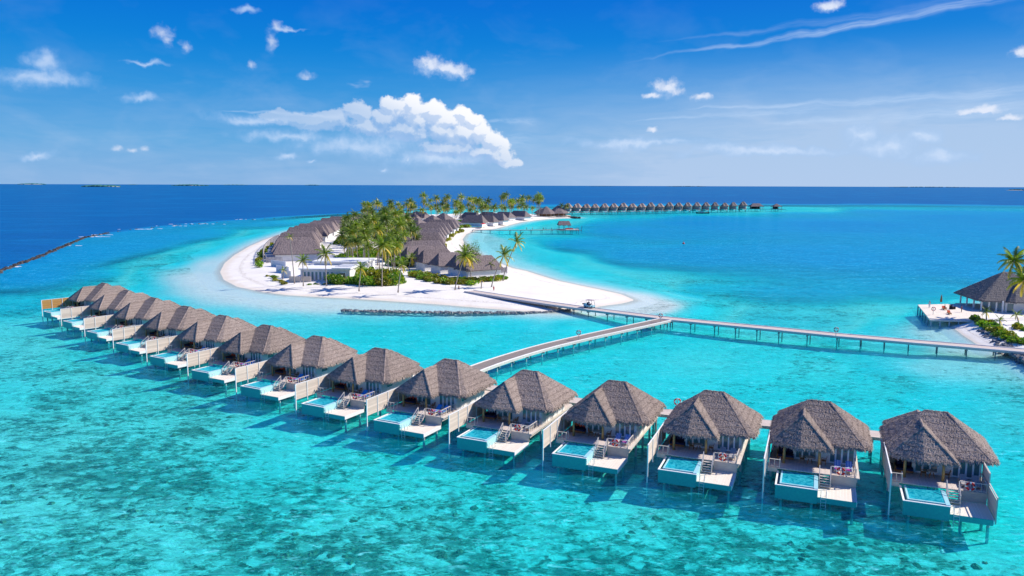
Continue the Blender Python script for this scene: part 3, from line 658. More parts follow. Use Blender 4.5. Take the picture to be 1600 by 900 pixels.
# ---------------------------------------------------------------- the water villa
def lifebuoy(name, label, group=None):
    t_ = thing(name, label, 'lifebuoy', group=group)
    mb = MB()
    for k in range(4): mb.torus((0, 0, 0), 0.36, 0.10, 'Y', 5, 8, math.pi/2*k+0.2, math.pi/2*(k+1)-0.2)
    mb.build('ring', M_RED, t_, True)
    for k in range(4): MB().torus((0, 0, 0), 0.36, 0.107, 'Y', 3, 8, math.pi/2*k-0.21, math.pi/2*k+0.21).build('white_band', M_LBWHITE, t_, True)
    mb = MB().torus((0, -0.01, 0), 0.48, 0.012, 'Y', 24, 5)
    mb.build('grab_line', M_LBWHITE, t_); return t_
def chair(name, label, group):
    t_ = thing(name, label, 'chair', group=group)
    MB().box(-.24, .24, -.24, .24, .42, .47).build('seat', M_TEAK, t_)
    mb = MB()
    for i in range(5): mb.bar((-.2+.1*i, .24, .47), (-.2+.1*i, .33, .92), .05, .02)
    mb.bar((-.25, .33, .92), (.25, .33, .92), .06, .04); mb.build('backrest', M_TEAK, t_)
    for x in (-.22, .22):
        for y in (-.22, .22): MB().bar((x, y, 0), (x, y, .42), .05).build('leg', M_TEAK, t_)
        MB().bar((x*1.1, -.22, .66), (x*1.1, .28, .66), .05).bar((x*1.1, -.22, .44), (x*1.1, -.22, .66), .04).build('armrest', M_TEAK, t_)
    return t_
def table(name, label, group):
    t_ = thing(name, label, 'table', group=group)
    MB().cyl(0, 0, .70, .74, .50, 20).build('table_top', M_WOODW, t_)
    for k in range(4):
        a = math.pi/4+k*math.pi/2; MB().bar((.12*math.cos(a), .12*math.sin(a), .7), (.36*math.cos(a), .36*math.sin(a), 0), .05).build('leg', M_TEAK, t_)
    return t_
def lounger(name, label, group, cush, towel):
    """foot towards -y, the back raised towards +y"""
    t_ = thing(name, label, 'sun lounger', group=group)
    mb = MB().box(-.34, .34, -.98, .35, .26, .31); mb.bar((-.34, -.98, .28), (-.34, .98, .28), .06).bar((.34, -.98, .28), (.34, .98, .28), .06); mb.build('frame', M_WOODW, t_)
    for x in (-.3, .3):
        for y in (-.85, .8): MB().bar((x, y, 0), (x, y, .27), .06).build('leg', M_WOODW, t_)
    MB().box(-.32, .32, -.95, .35, .315, .39).build('mattress', cush, t_)
    MB().bar((0, .35, .35), (0, 1.0, .78), .64, .08).build('back_cushion', cush, t_)
    if towel: MB().box(-.26, .26, -.93, -.55, .392, .45).build('folded_towel', M_MAGENTA, t_)
    return t_
def daybed(name, label, group, orange):
    t_ = thing(name, label, 'daybed', group=group)
    MB().box(-.9, .9, -.75, .75, .08, .30).build('base', M_TEAK, t_)
    MB().box(-.92, -.8, -.75, .75, .30, .62).build('side_arm', M_TEAK, t_)
    MB().box(-.78, .88, -.73, .73, .305, .52).build('mattress', M_NAVY, t_)
    MB().box(-.78, .88, .52, .73, .525, 1.0).build('back_cushion', M_NAVY, t_)
    for i in range(3):
        p = put('pillow', pillow_me[orange], t_, loc=(-.5+.5*i, .36, .74)); p.rotation_euler = (R(-20), 0, R(12-10*i))
    return t_
pillow_me = {o: MB().ball((0, 0, 0), .3, 10, 6, 0.8, .30, .72).mesh('pillow', M_ORANGE if o else M_NAVY, True) for o in (True, False)}

def door_panel(w_, h_, double=False):
    fr = MB(); t_ = .085
    fr.box(0, t_, -.04, .04, 0, h_).box(w_-t_, w_, -.04, .04, 0, h_).box(t_, w_-t_, -.038, .038, h_-t_, h_).box(t_, w_-t_, -.038, .038, 0, .16)
    return fr.mesh('door', M_FRAME), MB().box(t_, w_-t_, -.012, .012, .16, h_-t_).mesh('pane', M_GLASS)
DOOR = {w_: door_panel(w_, 2.25) for w_ in (0.74, 0.64)}
board_me = MB().box(-.03, .03, 0, 1, 0, .225).mesh('board', M_BOARD)     # scaled along y to its length
board_y_me = MB().box(-.03, .03, 0, 1, 0, .225).mesh('board', M_BOARD_Y)
step_me = MB().box(0, 1.02, 0, .30, -.05, 0).mesh('step', M_WOODW)
pile_me = MB().cyl(0, 0, 0, 1, .14, 10).mesh('pile', M_PILEW)
dpile_me = MB().cyl(0, 0, 0, 1, .13, 8).mesh('pile', M_PILE)
SEABED = -2.2
def make_villa():
    v = thing('water_villa', 'x', 'villa', group='thatched water villas in the front row')
    rf = put('roof', roof_me, v); put('thatch_fringe', tuft_me, rf, 'stuff')
    caps = MB()
    def cap(a, b, r=.15):
        a, b = Vector(a), Vector(b); n = 14
        pts = []
        for i in range(n+1):
            p = a.lerp(b, i/n); pts.append((p.x, p.y, float(villa_f(p.x, p.y))-0.07+random.uniform(-.03, .03)))
        caps.tube(pts, [r*random.uniform(.85, 1.15) for _ in pts], 7)
    cap((-1.35, 6.8, 0), (.9, 6.8, 0)); cap((.9, 6.7, 0), (4.55, 1.4, 0)); cap((.9, 6.9, 0), (5.0, 10.7, 0)); cap((-1.35, 6.7, 0), (-5.3, 3.0, 0))
    cap((-1.87, 2.35, 0), (-5.2, .15, 0)); cap((-1.87, 2.35, 0), (1.25, -.62, 0)); cap((-1.87, 2.35, 0), (-1.87, 5.4, 0)); cap((-1.6, 11.1, 0), (2.3, 13.6, 0)); cap((-1.6, 8.4, 0), (-1.6, 11.1, 0))
    caps.build('ridge_cap', M_THATCH, rf)
    # house body
    walls = MB().box(-2.6, 3.72, 1.74, 1.9, 2.1, 4.34).box(3.6, 3.78, 1.9, 9.6, 2.1, 4.6).box(-2.6, 3.6, 9.5, 9.66, 2.1, 4.6).box(-2.75, -2.602, 1.74, 4.2, 2.1, 4.34)
    walls.box(-5.0, -2.76, 4.0, 4.15, 2.1, 4.3).box(-5.0, -4.85, 4.16, 12.3, 2.1, 4.05).box(-4.84, 2.0, 12.3, 12.42, 2.1, 4.2).box(1.85, 2.0, 9.67, 12.29, 2.1, 4.2)
    walls.build('wall', M_WHITE, v)
    MB().box(-2.6, 3.6, 1.91, 9.49, 4.35, 4.4).build('ceiling', M_WOODW, v)
    def doors(x, n, w_, y=1.68):
        for i in range(n):
            d = put('door', DOOR[w_][0], v, loc=(x+i*w_, y, 2.16)); put('pane', DOOR[w_][1], d)
    doors(-2.52, 3, .74); doors(1.02, 4, .64)
    wd = MB().box(3.79, 3.83, 3.0, 3.08, 2.9, 4.0).box(3.79, 3.83, 4.4, 4.48, 2.9, 4.0).box(3.79, 3.83, 3.09, 4.39, 3.92, 4.0).box(3.79, 3.83, 3.09, 4.39, 2.9, 2.98).build('window', M_FRAME, v)
    MB().box(3.785, 3.80, 3.09, 4.39, 2.98, 3.92).build('pane', M_GLASS, wd)
    # deck
    MB().box(-5.22, 3.7, -2.0, 12.6, 1.98, 2.1).build('deck', M_DECK, v)
    MB().box(-5.24, -4.25, -2.06, -2.003, 1.62, 2.09).build('deck_fascia', M_WOODW, v)
    MB().box(3.703, 4.02, -2.0, 12.2, 1.9, 2.07).build('side_ledge', M_WOODW, v); MB().box(3.70, 3.80, -2.0, 12.2, 1.55, 1.895).build('side_beam', M_WOODW, v)
    MB().box(1.18, 3.7, -2.06, -2.003, 1.0, 2.09).build('retaining_board', M_BOARD, v)
    # pool
    pl = MB().box(-4.2, -.1, -6.25, -6.19, .28, 1.72).box(-4.2, -4.14, -6.19, -2.01, .28, 1.72).box(-.16, -.1, -6.19, -2.01, .28, 1.72).box(-4.14, -.16, -6.19, -2.01, .45, .6).build('pool', M_TILE, v)
    MB().box(-4.25, -.05, -6.30, -6.12, 1.722, 1.80).box(-4.25, -4.07, -6.12, -2.01, 1.722, 1.80).build('coping', M_WHITE, pl)
    MB().box(-4.07, -.45, -6.12, -5.86, 1.0, 1.50).box(-4.07, -3.80, -5.86, -2.01, 1.0, 1.50).build('gutter', M_TILED, pl)
    MB().box(-3.80, -.45, -5.858, -5.66, .9, 1.86).box(-3.80, -3.62, -5.66, -2.01, .9, 1.86).box(-.449, -.05, -6.118, -2.01, .61, 1.87).build('pool_rim', M_TILEL, pl)
    MB().box(-3.62, -.45, -5.66, -2.01, .605, .9).box(-3.62, -2.9, -5.66, -2.01, .9, 1.35).build('pool_floor', M_TILEL, pl)
    w_ = MB().add([(-3.62, -5.66, 1.83), (-.45, -5.66, 1.83), (-.45, -2.01, 1.83), (-3.62, -2.01, 1.83)], [(0, 1, 2, 3)]); w_.build('pool_water', M_POOL, pl)
    # lower platform
    MB().box(-.095, 3.6, -6.12, -2.065, .9, 1.0).build('lower_platform', M_PLAT, v)
    MB().box(-.095, 3.6, -6.18, -6.122, .42, .99).build('platform_front', M_TILE, v)
    MB().box(3.602, 3.68, -6.18, -2.07, .55, 1.02).build('platform_edge', M_WHITE, v)
    # steps and their rails
    for i in range(5): put('step', step_me, v, loc=(.13, -2.36-.27*i, 1.93-.18*i))
    for x in (.06, 1.16):
        sr = MB().bar((x, -2.1, 2.02), (x, -3.55, 1.04), .05, .22).build('stringer', M_WOODW, v)
        rl = MB().bar((x, -2.08, 2.0), (x, -2.08, 3.0), .07).bar((x, -3.5, 1.0), (x, -3.5, 2.0), .07).bar((x, -2.05, 3.02), (x, -3.55, 2.0), .08, .06).bar((x, -2.08, 2.5), (x, -3.5, 1.5), .04).build('stair_rail', M_WOODW, v)
    # railings
    def rail(a, b, n, name='railing'):
        a, b = Vector(a), Vector(b); r_ = MB()
        r_.bar(a+Vector((0, 0, .92)), b+Vector((0, 0, .92)), .09, .06)
        q = r_.build(name, M_WOODW, v)
        for i in range(n+1):
            p = a.lerp(b, i/n); MB().bar(p, p+Vector((0, 0, .9)), .07).build('rail_post', M_WOODW, q)
        mb = MB().bar(a+Vector((0, 0, .12)), b+Vector((0, 0, .12)), .05, .05); L = (b-a).length; k = int(L/.42)
        for i in range(1, k):
            p = a.lerp(b, i/k); mb.bar(p+Vector((0, 0, .12)), p+Vector((0, 0, .9)), .035)
        if k > 1: mb.build('balusters', M_WOODW, q, kind='stuff')
    rail((1.22, -1.97, 2.1), (3.64, -1.97, 2.1), 2); rail((3.64, -1.93, 2.1), (3.64, 1.62, 2.1), 3); rail((-5.1, -1.97, 2.1), (-4.0, -1.97, 2.1), 2); rail((-4.0, -1.9, 2.1), (-4.0, -1.2, 2.1), 1)
    # privacy wall of boards on the left
    pw = MB().bar((-5.42, -6.1, SEABED), (-5.42, -6.1, 4.32), .13).bar((-5.42, -6.1, 4.34), (-5.42, 4.0, 4.34), .12, .05).build('privacy_wall', M_WHITE, v)
    for y in (-3.8, -1.4, 1.0, 3.4): MB().bar((-5.36, y, 1.6), (-5.36, y, 4.3), .09).build('wall_stud', M_WHITE, pw)
    for k in range(9): put('board', board_me, pw, loc=(-5.42, -6.03, 2.1+.245*k)).scale = (1, 10.0, 1)
    # ladder
    ld = MB()
    for x in (.26, .76): ld.bar((x, -6.24, -.7), (x, -6.24, 1.0), .05); ld.tube([(x, -6.24, 1.0), (x, -6.2, 1.7), (x, -5.9, 1.78), (x, -5.65, 1.5), (x, -5.6, 1.0)], .03, 6)
    ld.build('ladder', M_METAL, v)
    for k in range(5): MB().bar((.26, -6.24, -.4+.32*k), (.76, -6.24, -.4+.32*k), .045).build('rung', M_METAL, v)
    for x, y, h_ in ((-3.65, -.2, 4.35), (0, 0, 4.7)):
        MB().cyl(x, y, 2.1, h_, .15, 12, .13).build('column', M_POST, v, True)
    for x, y, z in ((-3.6, -5.7, .45), (-.6, -5.7, .45), (-3.6, -2.5, .45), (3.3, -5.6, .55), (3.3, -2.6, .9), (1.2, -4.2, .9), (3.75, 1.5, 1.9), (3.75, 5, 1.9), (3.75, 8.6, 1.9), (3.75, 12, 1.9),
                    (-5, .8, 1.9), (-5, 5, 1.9), (-5, 9, 1.9), (-5, 12, 1.9), (-.6, .8, 1.9), (-.6, 5, 1.9), (-.6, 9, 1.9), (1, 12.3, 1.9)):
        p = put('pile', pile_me, v, loc=(x, y, SEABED)); p.scale = (1, 1, z-SEABED)
    return v
VILLAS = {1: (-107.61, 187.99, -38.68), 2: (-95.14, 174.83, -36.85), 3: (-83.05, 162.72, -35.3), 4: (-70.73, 150.76, -33.0), 5: (-58.8, 139.57, -31.5), 6: (-47.0, 129.32, -29.8), 7: (-35.25, 119.27, -28.9),
          8: (-23.29, 109.83, -28.4), 9: (-11.71, 102.34, -27.2), 10: (-.27, 95.66, -25.51), 11: (11.08, 90.12, -23.4), 12: (22.42, 85.32, -22.4), 13: (33.83, 81.16, -21.8), 14: (45.21, 77.11, -22.0)}
ORD = {14: 'rightmost', 13: 'second from the right', 12: 'third from the right', 11: 'fourth from the right', 10: 'fifth from the right', 9: 'sixth from the right', 8: 'seventh from the right',
       7: 'seventh from the left', 6: 'sixth from the left', 5: 'fifth from the left', 4: 'fourth from the left', 3: 'third from the left', 2: 'second from the left', 1: 'leftmost'}
VNAME = {k: ('the '+o+' villa') for k, o in ORD.items()}
proto = make_villa()
protos = dict(
    ring=lifebuoy('lifebuoy', 'x', 'lifebuoys on the villa railings'),
    dining_chair=chair('dining_chair', 'x', 'teak chairs on the villa decks'), table=table('round_table', 'x', 'round tables on the villa decks'),
    stripe=lounger('sun_lounger', 'x', 'sun loungers on the villa decks', M_STRIPE, True), blue=lounger('sun_lounger', 'x', 'sun loungers on the villa decks', M_BLUE, True),
    grey=lounger('sun_lounger', 'x', 'sun loungers on the villa decks', M_GREYC, False),
    bed_o=daybed('daybed', 'x', 'navy daybeds under the porches', True), bed_n=daybed('daybed', 'x', 'navy daybeds under the porches', False))
VEXTRA = {14: 'with a board wall along its right side', 13: 'with striped loungers and open right railing', 12: 'with a lifebuoy on the walkway behind', 11: 'with orange pillows and striped loungers',
          10: 'with bare deck beside its lifebuoy', 9: 'with blue loungers before the boardwalk end', 8: 'with an orange-pillowed navy daybed', 7: 'its rear roof wing behind the ridge',
          6: 'with a pale privacy wall half hiding its pool', 5: 'with a tilted roof and red pillows on the porch', 4: 'its pool half hidden by the next wall', 3: 'only its steps and pool corner in view', 2: 'with a low small pool before a pale wall', 1: 'beside a yellow-brown board wall at the row end'}
first = True
def place(p, v, lx, ly, z, rz, label):
    x, y, th = VILLAS[v]; th = R(th)
    return dup(protos[p], (x+math.cos(th)*lx-math.sin(th)*ly, y+math.sin(th)*lx+math.cos(th)*ly, z), th+rz, label)
for v in range(14, 0, -1):
    x, y, th = VILLAS[v]
    lab = '%s thatched villa %s' % (ORD[v], VEXTRA[v])
    if first: o = proto; o.location = (x, y, 0); o.rotation_euler = (0, 0, R(th)); o['label'] = lab; first = False; v14 = o
    else: o = dup(proto, (x, y, 0), R(th), lab)
    if v == 1:
        for ch in o.children:
            if ch.name.startswith('privacy_wall'):
                ch['label'] = 'sunlit yellow-brown board wall'
                for b in ch.children:
                    if b.name.startswith('board'): b.data = board_y_me
    N_ = VNAME[v]
    q = place('ring', v, 2.15, -2.18, 2.68, 0, 'red lifebuoy on the front railing of '+N_)
    place('table', v, -.95, .75, 2.1, 0, 'round table under the porch of '+N_)
    place('dining_chair', v, -1.75, .75, 2.1, R(90), 'teak chair left of the round table at '+N_)
    place('dining_chair', v, .45, .95, 2.1, R(-90), 'teak chair right of the round table at '+N_)
    kind = {13: 'stripe', 11: 'stripe', 9: 'blue', 8: 'blue', 7: 'blue', 6: 'blue', 5: 'blue'}.get(v, 'grey')
    word = {'stripe': 'blue and white striped', 'blue': 'plain blue', 'grey': 'bare grey'}[kind]
    for i, side in enumerate(('left', 'right')):
        place(kind, v, 1.85+1.15*i, -.25, 2.1, 0, '%s lounger, %s of a pair, at %s' % (word, side, N_))
    org = v in (11, 9, 8, 7, 6, 5)
    place('bed_o' if org else 'bed_n', v, -3.55, 1.75, 2.1, 0, 'navy daybed with %s pillows at %s' % ('orange' if org else 'navy', N_))
for p in protos.values():      # the patterns themselves are taken away again
    for c in list(p.children_recursive): bpy.data.objects.remove(c)
    bpy.data.objects.remove(p)
# the right side wall that only the last villa has
rw_ = MB().bar((3.8, -6.1, .6), (3.8, -6.1, 3.2), .1).bar((3.8, -6.1, 3.22), (3.8, -2.0, 3.22), .1, .05).bar((3.8, -2.0, 4.24), (3.8, 1.7, 4.24), .1, .05).bar((3.8, -2.0, 1), (3.8, -2.0, 4.2), .1).build('side_wall', M_WOODW, v14)
for k in range(13):
    if 0.9+.245*k < 3.0: put('board', board_me, rw_, loc=(3.8, -6.05, 0.75+.245*k)).scale = (1, 4.0, 1)
for k in range(9): put('board', board_me, rw_, loc=(3.8, -1.95, 1.95+.245*k)).scale = (1, 3.6, 1)
# ---------------------------------------------------------------- boardwalks
def local(v, lx, ly):
    x, y, th = VILLAS[v]; th = R(th); return Vector((x+math.cos(th)*lx-math.sin(th)*ly, y+math.sin(th)*lx+math.cos(th)*ly, 0))
def ribbon(pts, wid, z0, z1):
    """a slab that follows a path of points"""
    vs = []; n = len(pts)
    for i, p in enumerate(pts):
        d = (pts[min(i+1, n-1)]-pts[max(i-1, 0)]); d.z = 0; d.normalize(); s_ = Vector((-d.y, d.x, 0))*wid/2
        for q, z in ((p-s_, z0), (p+s_, z0), (p+s_, z1), (p-s_, z1)): vs.append((q.x, q.y, z))
    fs = []
    for i in range(n-1):
        for k in range(4):
            k2 = (k+1) % 4; fs.append((i*4+k, i*4+k2, (i+1)*4+k2, (i+1)*4+k))
    fs += [(0, 3, 2, 1), tuple((n-1)*4+k for k in range(4))]
    return vs, fs
def offset(pts, d_):
    out = []; n = len(pts)
    for i, p in enumerate(pts):
        d = (pts[min(i+1, n-1)]-pts[max(i-1, 0)]); d.z = 0; d.normalize(); out.append(p+Vector((-d.y, d.x, 0))*d_)
    return out
def resample(pts, step):
    out = [pts[0]]
    for a, b in zip(pts, pts[1:]):
        n = max(1, round((b-a).length/step))
        for i in range(1, n+1): out.append(a.lerp(b, i/n))
    return out
def smooth(pts, it=2):
    for _ in range(it):
        q = [pts[0]]
        for a, b in zip(pts, pts[1:]): q += [a.lerp(b, .25), a.lerp(b, .75)]
        pts = q+[pts[-1]]
    return pts
beam_me = MB().box(-1, 1, -.12, .12, -.28, 0).mesh('cross_beam', M_PILE)
def boardwalk(name, label, pts, wid, top, mtl, pile_every, pm, kerb=True, skip=0, edge=None):
    b = thing(name, label, 'boardwalk')
    def slab(nm, P, w_, z0, z1, m_, par):
        vs, fs = ribbon(P, w_, z0, z1); mb = MB(); mb.add(vs, fs); return mb.build(nm, m_, par)
    d = slab('deck', pts, wid, top-.12, top, mtl, b)
    for s_ in (-1, 1):
        slab('edge_beam', offset(pts, s_*(wid/2+.06)), .11, top-.38, top+.02, edge or M_WOODW, b)
        if kerb: slab('kerb', offset(pts, s_*(wid/2-.12)), .16, top+.004, top+.14, M_WHITE, b)
    P = resample(pts, pile_every)
    for i, p in enumerate(P):
        if i < skip: continue
        dd = (P[min(i+1, len(P)-1)]-P[max(i-1, 0)]).normalized(); n_ = Vector((-dd.y, dd.x, 0))
        q = put('cross_beam', beam_me, b, loc=(p.x, p.y, top-.38), rz=math.atan2(n_.y, n_.x)); q.scale = (wid/2+.25, 1, 1)
        for s_ in (-1, 1):
            o_ = p+n_*s_*(wid/2-.35); q = put('pile', pm, b, loc=(o_.x, o_.y, SEABED)); q.scale = (.9, .9, top-.4-SEABED)
    return b
TOPW = 1.45
row_pts = [local(v, 0, 14.9) for v in range(1, 15)]
row_pts = [row_pts[0]+(row_pts[0]-row_pts[1])*.35]+row_pts+[row_pts[-1]+(row_pts[-1]-row_pts[-2])*.3]
boardwalk('villa_boardwalk', 'pale timber boardwalk running behind the front row of villas', smooth(row_pts, 1), 2.6, 2.0, M_WALK, 4.0, dpile_me, kerb=False)
main_px = [(733, 454.5), (800, 465), (860, 474), (925, 483), (985, 490.5), (1047, 498), (1120, 505), (1220, 514.5), (1310, 523.5), (1420, 533), (1510, 540.5), (1600, 548), (1700, 556)]
boardwalk('island_boardwalk', 'long straight timber boardwalk from the palm island to the right shore', [at(a, b, TOPW) for a, b in main_px], 3.8, TOPW, M_WALK, 5.2, dpile_me, skip=7)
br_px = [(1040, 499), (1000, 508), (950, 518.5), (900, 529.5), (850, 541.5), (800, 556), (755, 571), (720, 585), (700, 596)]
boardwalk('curved_boardwalk', 'curved brown boardwalk with white kerbs joining the villas to the junction', smooth([at(a, b, TOPW-.01) for a, b in br_px], 1), 3.4, TOPW-.01, M_WALK2, 4.6, pile_me)
def ring_post(px, py, label, h=1.5):
    p = at(px, py, TOPW); t_ = thing('lifebuoy_stand', label, 'lifebuoy stand', p, R(-10), 'lifebuoy stands on the boardwalks')
    MB().bar((0, .08, 0), (0, .08, h+.3), .09).build('post', M_WOODW, t_)
    MB().box(-.5, .5, .09, .12, h-.45, h+.5).build('backing_board', M_WHITE, t_) if False else None
    mb = MB(); mb.torus((0, 0, h), .42, .10, 'Y', 22, 8).build('ring', M_RED, t_, True)
    for k in range(4): MB().torus((0, 0, h), .42, .108, 'Y', 3, 8, math.pi/2*k-.3, math.pi/2*k+.3).build('white_band', M_LBWHITE, t_, True)
p_ = local(12, -4.6, 14.0); ring_post(1058, 644, 'lifebuoy stand behind the third villa from the right')
ring_post(1306, 526, 'lifebuoy stand on the straight boardwalk toward the right shore')
ring_post(904, 531, 'lifebuoy stand on the near edge of the curved boardwalk'); ring_post(1032, 503, 'lifebuoy stand at the boardwalk junction')
ring_post(1458, 492, 'lifebuoy stand at the near edge of the right sun deck')

# ---------------------------------------------------------------- people: one continuous skinned figure each
M_SKIN = simple('skin', (0.42, 0.22, 0.14), None, 3, 0.6); M_HAIR = simple('dark_hair', (0.03, 0.02, 0.015), None, 3, 0.7)
def person(label, loc, rz, shirt, trousers, pose='stand', h=1.72, group=None, hat=None):
    t_ = thing('person', label, 'person', loc, rz, group)
    k = h/1.72; sit = pose == 'sit'
    hip = .52 if sit else .92
    kn = (lambda s: (s*.11, -.42, .50)) if sit else (lambda s: (s*.10, -.03+(.12 if pose == 'walk' and s > 0 else 0)-(.12 if pose == 'walk' and s < 0 else 0), .49))
    an = (lambda s: (s*.11, -.44, .09)) if sit else (lambda s: (s*.10, (.22 if s > 0 else -.20) if pose == 'walk' else .0, .08))
    V = [(0, 0, hip, .13), (0, 0, hip+.20, .115), (0, .0, hip+.42, .14), (0, 0, hip+.50, .07), (0, -.01, hip+.58, .05), (0, -.02, hip+.68, .095), (0, -.02, hip+.76, .075)]
    E_ = [(i, i+1) for i in range(6)]
    for s in (-1, 1):
        b = len(V); V += [(s*.19, 0, hip+.44, .055), (s*.24, .02, hip+.18, .042), (s*.22, -.10 if not sit else -.25, hip-.02, .033), (s*.21, -.13 if not sit else -.33, hip-.10, .026)]
        E_ += [(2, b), (b, b+1), (b+1, b+2), (b+2, b+3)]
        b = len(V); a_ = an(s); V += [(s*.09, -.02, hip-.06, .095), kn(s)+(.062,), a_+(.042,), (a_[0], a_[1]-.16, .04, .035)]
        E_ += [(0, b), (b, b+1), (b+1, b+2), (b+2, b+3)]
    me = bpy.data.meshes.new('body'); me.from_pydata([tuple(c*k for c in v[:3]) for v in V], E_, [])
    o = put('body', me, t_); me.materials.append(M_SKIN)
    md = o.modifiers.new('skin', 'SKIN'); sk = me.skin_vertices[0].data if me.skin_vertices else None
    if sk is None:
        bm = bmesh.new(); bm.from_mesh(me); bm.verts.layers.skin.verify(); bm.to_mesh(me); bm.free(); sk = me.skin_vertices[0].data
    for i, v in enumerate(V): sk[i].radius = (v[3]*k, v[3]*k*.85); sk[i].use_root = (i == 0)
    o.modifiers.new('sub', 'SUBSURF').levels = 1; o.modifiers['sub'].render_levels = 1
    def col_m(c): return simple('cloth', c, None, 3, .85)
    MB().tube([(0, 0, (hip-.02)*k), (0, 0, (hip+.2)*k), (0, 0, (hip+.40)*k), (0, 0, (hip+.49)*k)], [.165*k, .15*k, .19*k, .09*k], 10, False).build('shirt', col_m(shirt), t_, True)
    mb = MB()
    for s in (-1, 1): mb.tube([(s*.07*k, 0, (hip+.05)*k), (s*.09*k, -.02*k, (hip-.06)*k), tuple(c*k for c in kn(s))] + ([tuple(c*k for c in an(s))] if trousers[1] else []), [.12*k, .115*k, .085*k]+([.06*k] if trousers[1] else []), 8)
    mb.build('trousers', col_m(trousers[0]), t_, True)
    MB().ball((0, .015*k, (hip+.74)*k), .105*k, 10, 6, .95, 1.05, .85).build('hair', M_HAIR if hat is None else col_m(hat), t_, True)
    return t_
WHITEC, DARKC, REDC, BLUEC = (.75, .75, .75), (.03, .03, .05), (.5, .04, .05), (.05, .15, .5)

# ---------------------------------------------------------------- golf cart
M_CARTB = simple('pale_blue_cart_paint', (0.30, 0.62, 0.72), None, 3, .35, .5); M_BLACK = simple('black_rubber', (.015, .015, .018), None, 3, .7); M_ROOFC = simple('cart_roof', (.30, .22, .27), None, 3, .6)
cp = at(921, 481, TOPW+.004); d_ = at(985, 490.5, TOPW)-at(925, 483, TOPW); ca = math.atan2(d_.y, d_.x)
cart = thing('golf_cart', 'pale blue golf cart with canopy driving along the island boardwalk', 'golf cart', cp, ca)
cs = 1.08
def cv(*pts): return [tuple(c*cs for c in p) for p in pts]
MB().add(cv((-1.3, -.6, .3), (1.2, -.6, .3), (1.2, .6, .3), (-1.3, .6, .3), (-1.35, -.6, .95), (-.2, -.6, .75), (-.2, .6, .75), (-1.35, .6, .95), (.75, -.6, .45), (1.25, -.55, .8), (1.25, .55, .8), (.75, .6, .45)),
    [(0, 3, 2, 1), (0, 1, 9, 8, 5, 4), (3, 7, 6, 11, 10, 2), (4, 5, 6, 7), (5, 8, 11, 6), (8, 9, 10, 11), (9, 1, 2, 10), (0, 4, 7, 3)]).build('body', M_CARTB, cart)
MB().box(-1.75*cs, -1.3*cs, -.55*cs, .55*cs, .75*cs, .98*cs).build('cargo_box', M_BLACK, cart)
MB().box(-.3*cs, .25*cs, -.55*cs, .55*cs, .76*cs, .92*cs).build('seat', M_NAVY, cart); MB().box(-.42*cs, -.3*cs, -.55*cs, .55*cs, .8*cs, 1.35*cs).build('backrest', M_NAVY, cart)
MB().box(-.75*cs, .95*cs, -.62*cs, .62*cs, 1.88*cs, 1.94*cs).build('canopy', M_ROOFC, cart)
for x, x2 in ((-.62, -.62), (1.15, .85)):
    for y in (-.55, .55): MB().bar((x*cs, y*cs, .8*cs), (x2*cs, y*cs, 1.88*cs), .05).build('canopy_post', M_BLACK, cart)
MB().torus((.62*cs, -.2*cs, 1.12*cs), .2, .02, 'Z', 14, 6).build('steering_wheel', M_BLACK, cart, True)
for x in (-.95, .95):
    for y in (-.56, .56):
        wh = MB().tube([(x*cs, (y-.09)*cs, .24*cs), (x*cs, (y+.09)*cs, .24*cs)], .25*cs, 16).build('wheel', M_BLACK, cart); MB().tube([(x*cs, (y-.10)*cs, .24*cs), (x*cs, (y+.10)*cs, .24*cs)], .12*cs, 10).build('rim', M_METAL, wh)
for y in (-.4, .4): MB().ball((1.26*cs, y*cs, .68*cs), .09, 8, 5).build('headlight', M_LBWHITE, cart, True)
pm_ = Matrix.Rotation(ca, 4, 'Z'); pp = cp+pm_ @ Vector((-.02*cs, -.28*cs, .35*cs)); person('seated driver in light shirt and red cap under the cart canopy', pp, ca+R(90), (.5, .62, .8), (DARKC, True), 'sit', 1.7, hat=(.6, .08, .06))

# ---------------------------------------------------------------- palms
def leaf_mat(name, c1, c2, c3):
    m, t, out = mat(name); P = objc(t); n = t.noise(P, 1.1, 3, 0.6); at_ = t.node('ShaderNodeAttribute', attribute_name='tone').outputs['Fac']
    c = t.mix(t.rng(n, 0.35, 0.65), c1, c2); c = t.mix(t.rng(at_, 0.35, 1.0), c, c3)
    k = t.rng(orand(t), 0, 1, 0.75, 1.25); c = t.mix(1.0, c, t.comb(k, k, t.math('MULTIPLY', k, .8)), 'MULTIPLY')
    d = t.node('ShaderNodeBsdfDiffuse'); t.l.new(c, d.inputs[0]); tl = t.node('ShaderNodeBsdfTranslucent'); t.l.new(t.mix(1.0, c, (1.2, 1.35, .6), 'MULTIPLY'), tl.inputs[0])
    x = t.node('ShaderNodeMixShader'); x.inputs[0].default_value = .40; t.l.new(d.outputs[0], x.inputs[1]); t.l.new(tl.outputs[0], x.inputs[2])
    g = t.node('ShaderNodeBsdfGlossy'); g.inputs[1].default_value = .45; x2 = t.node('ShaderNodeMixShader'); x2.inputs[0].default_value = .05; t.l.new(x.outputs[0], x2.inputs[1]); t.l.new(g.outputs[0], x2.inputs[2])
    t.l.new(x2.outputs[0], out.inputs[0]); return m
M_PALM = leaf_mat('palm_frond_green', (0.08, 0.16, 0.02), (0.27, 0.34, 0.03), (0.70, 0.48, 0.05))
M_PALMD = leaf_mat('palm_frond_dark', (0.05, 0.11, 0.025), (0.15, 0.23, 0.03), (0.50, 0.38, 0.06))
M_BUSH = leaf_mat('shrub_leaf_green', (0.07, 0.19, 0.015), (0.20, 0.38, 0.02), (0.55, 0.55, 0.05))
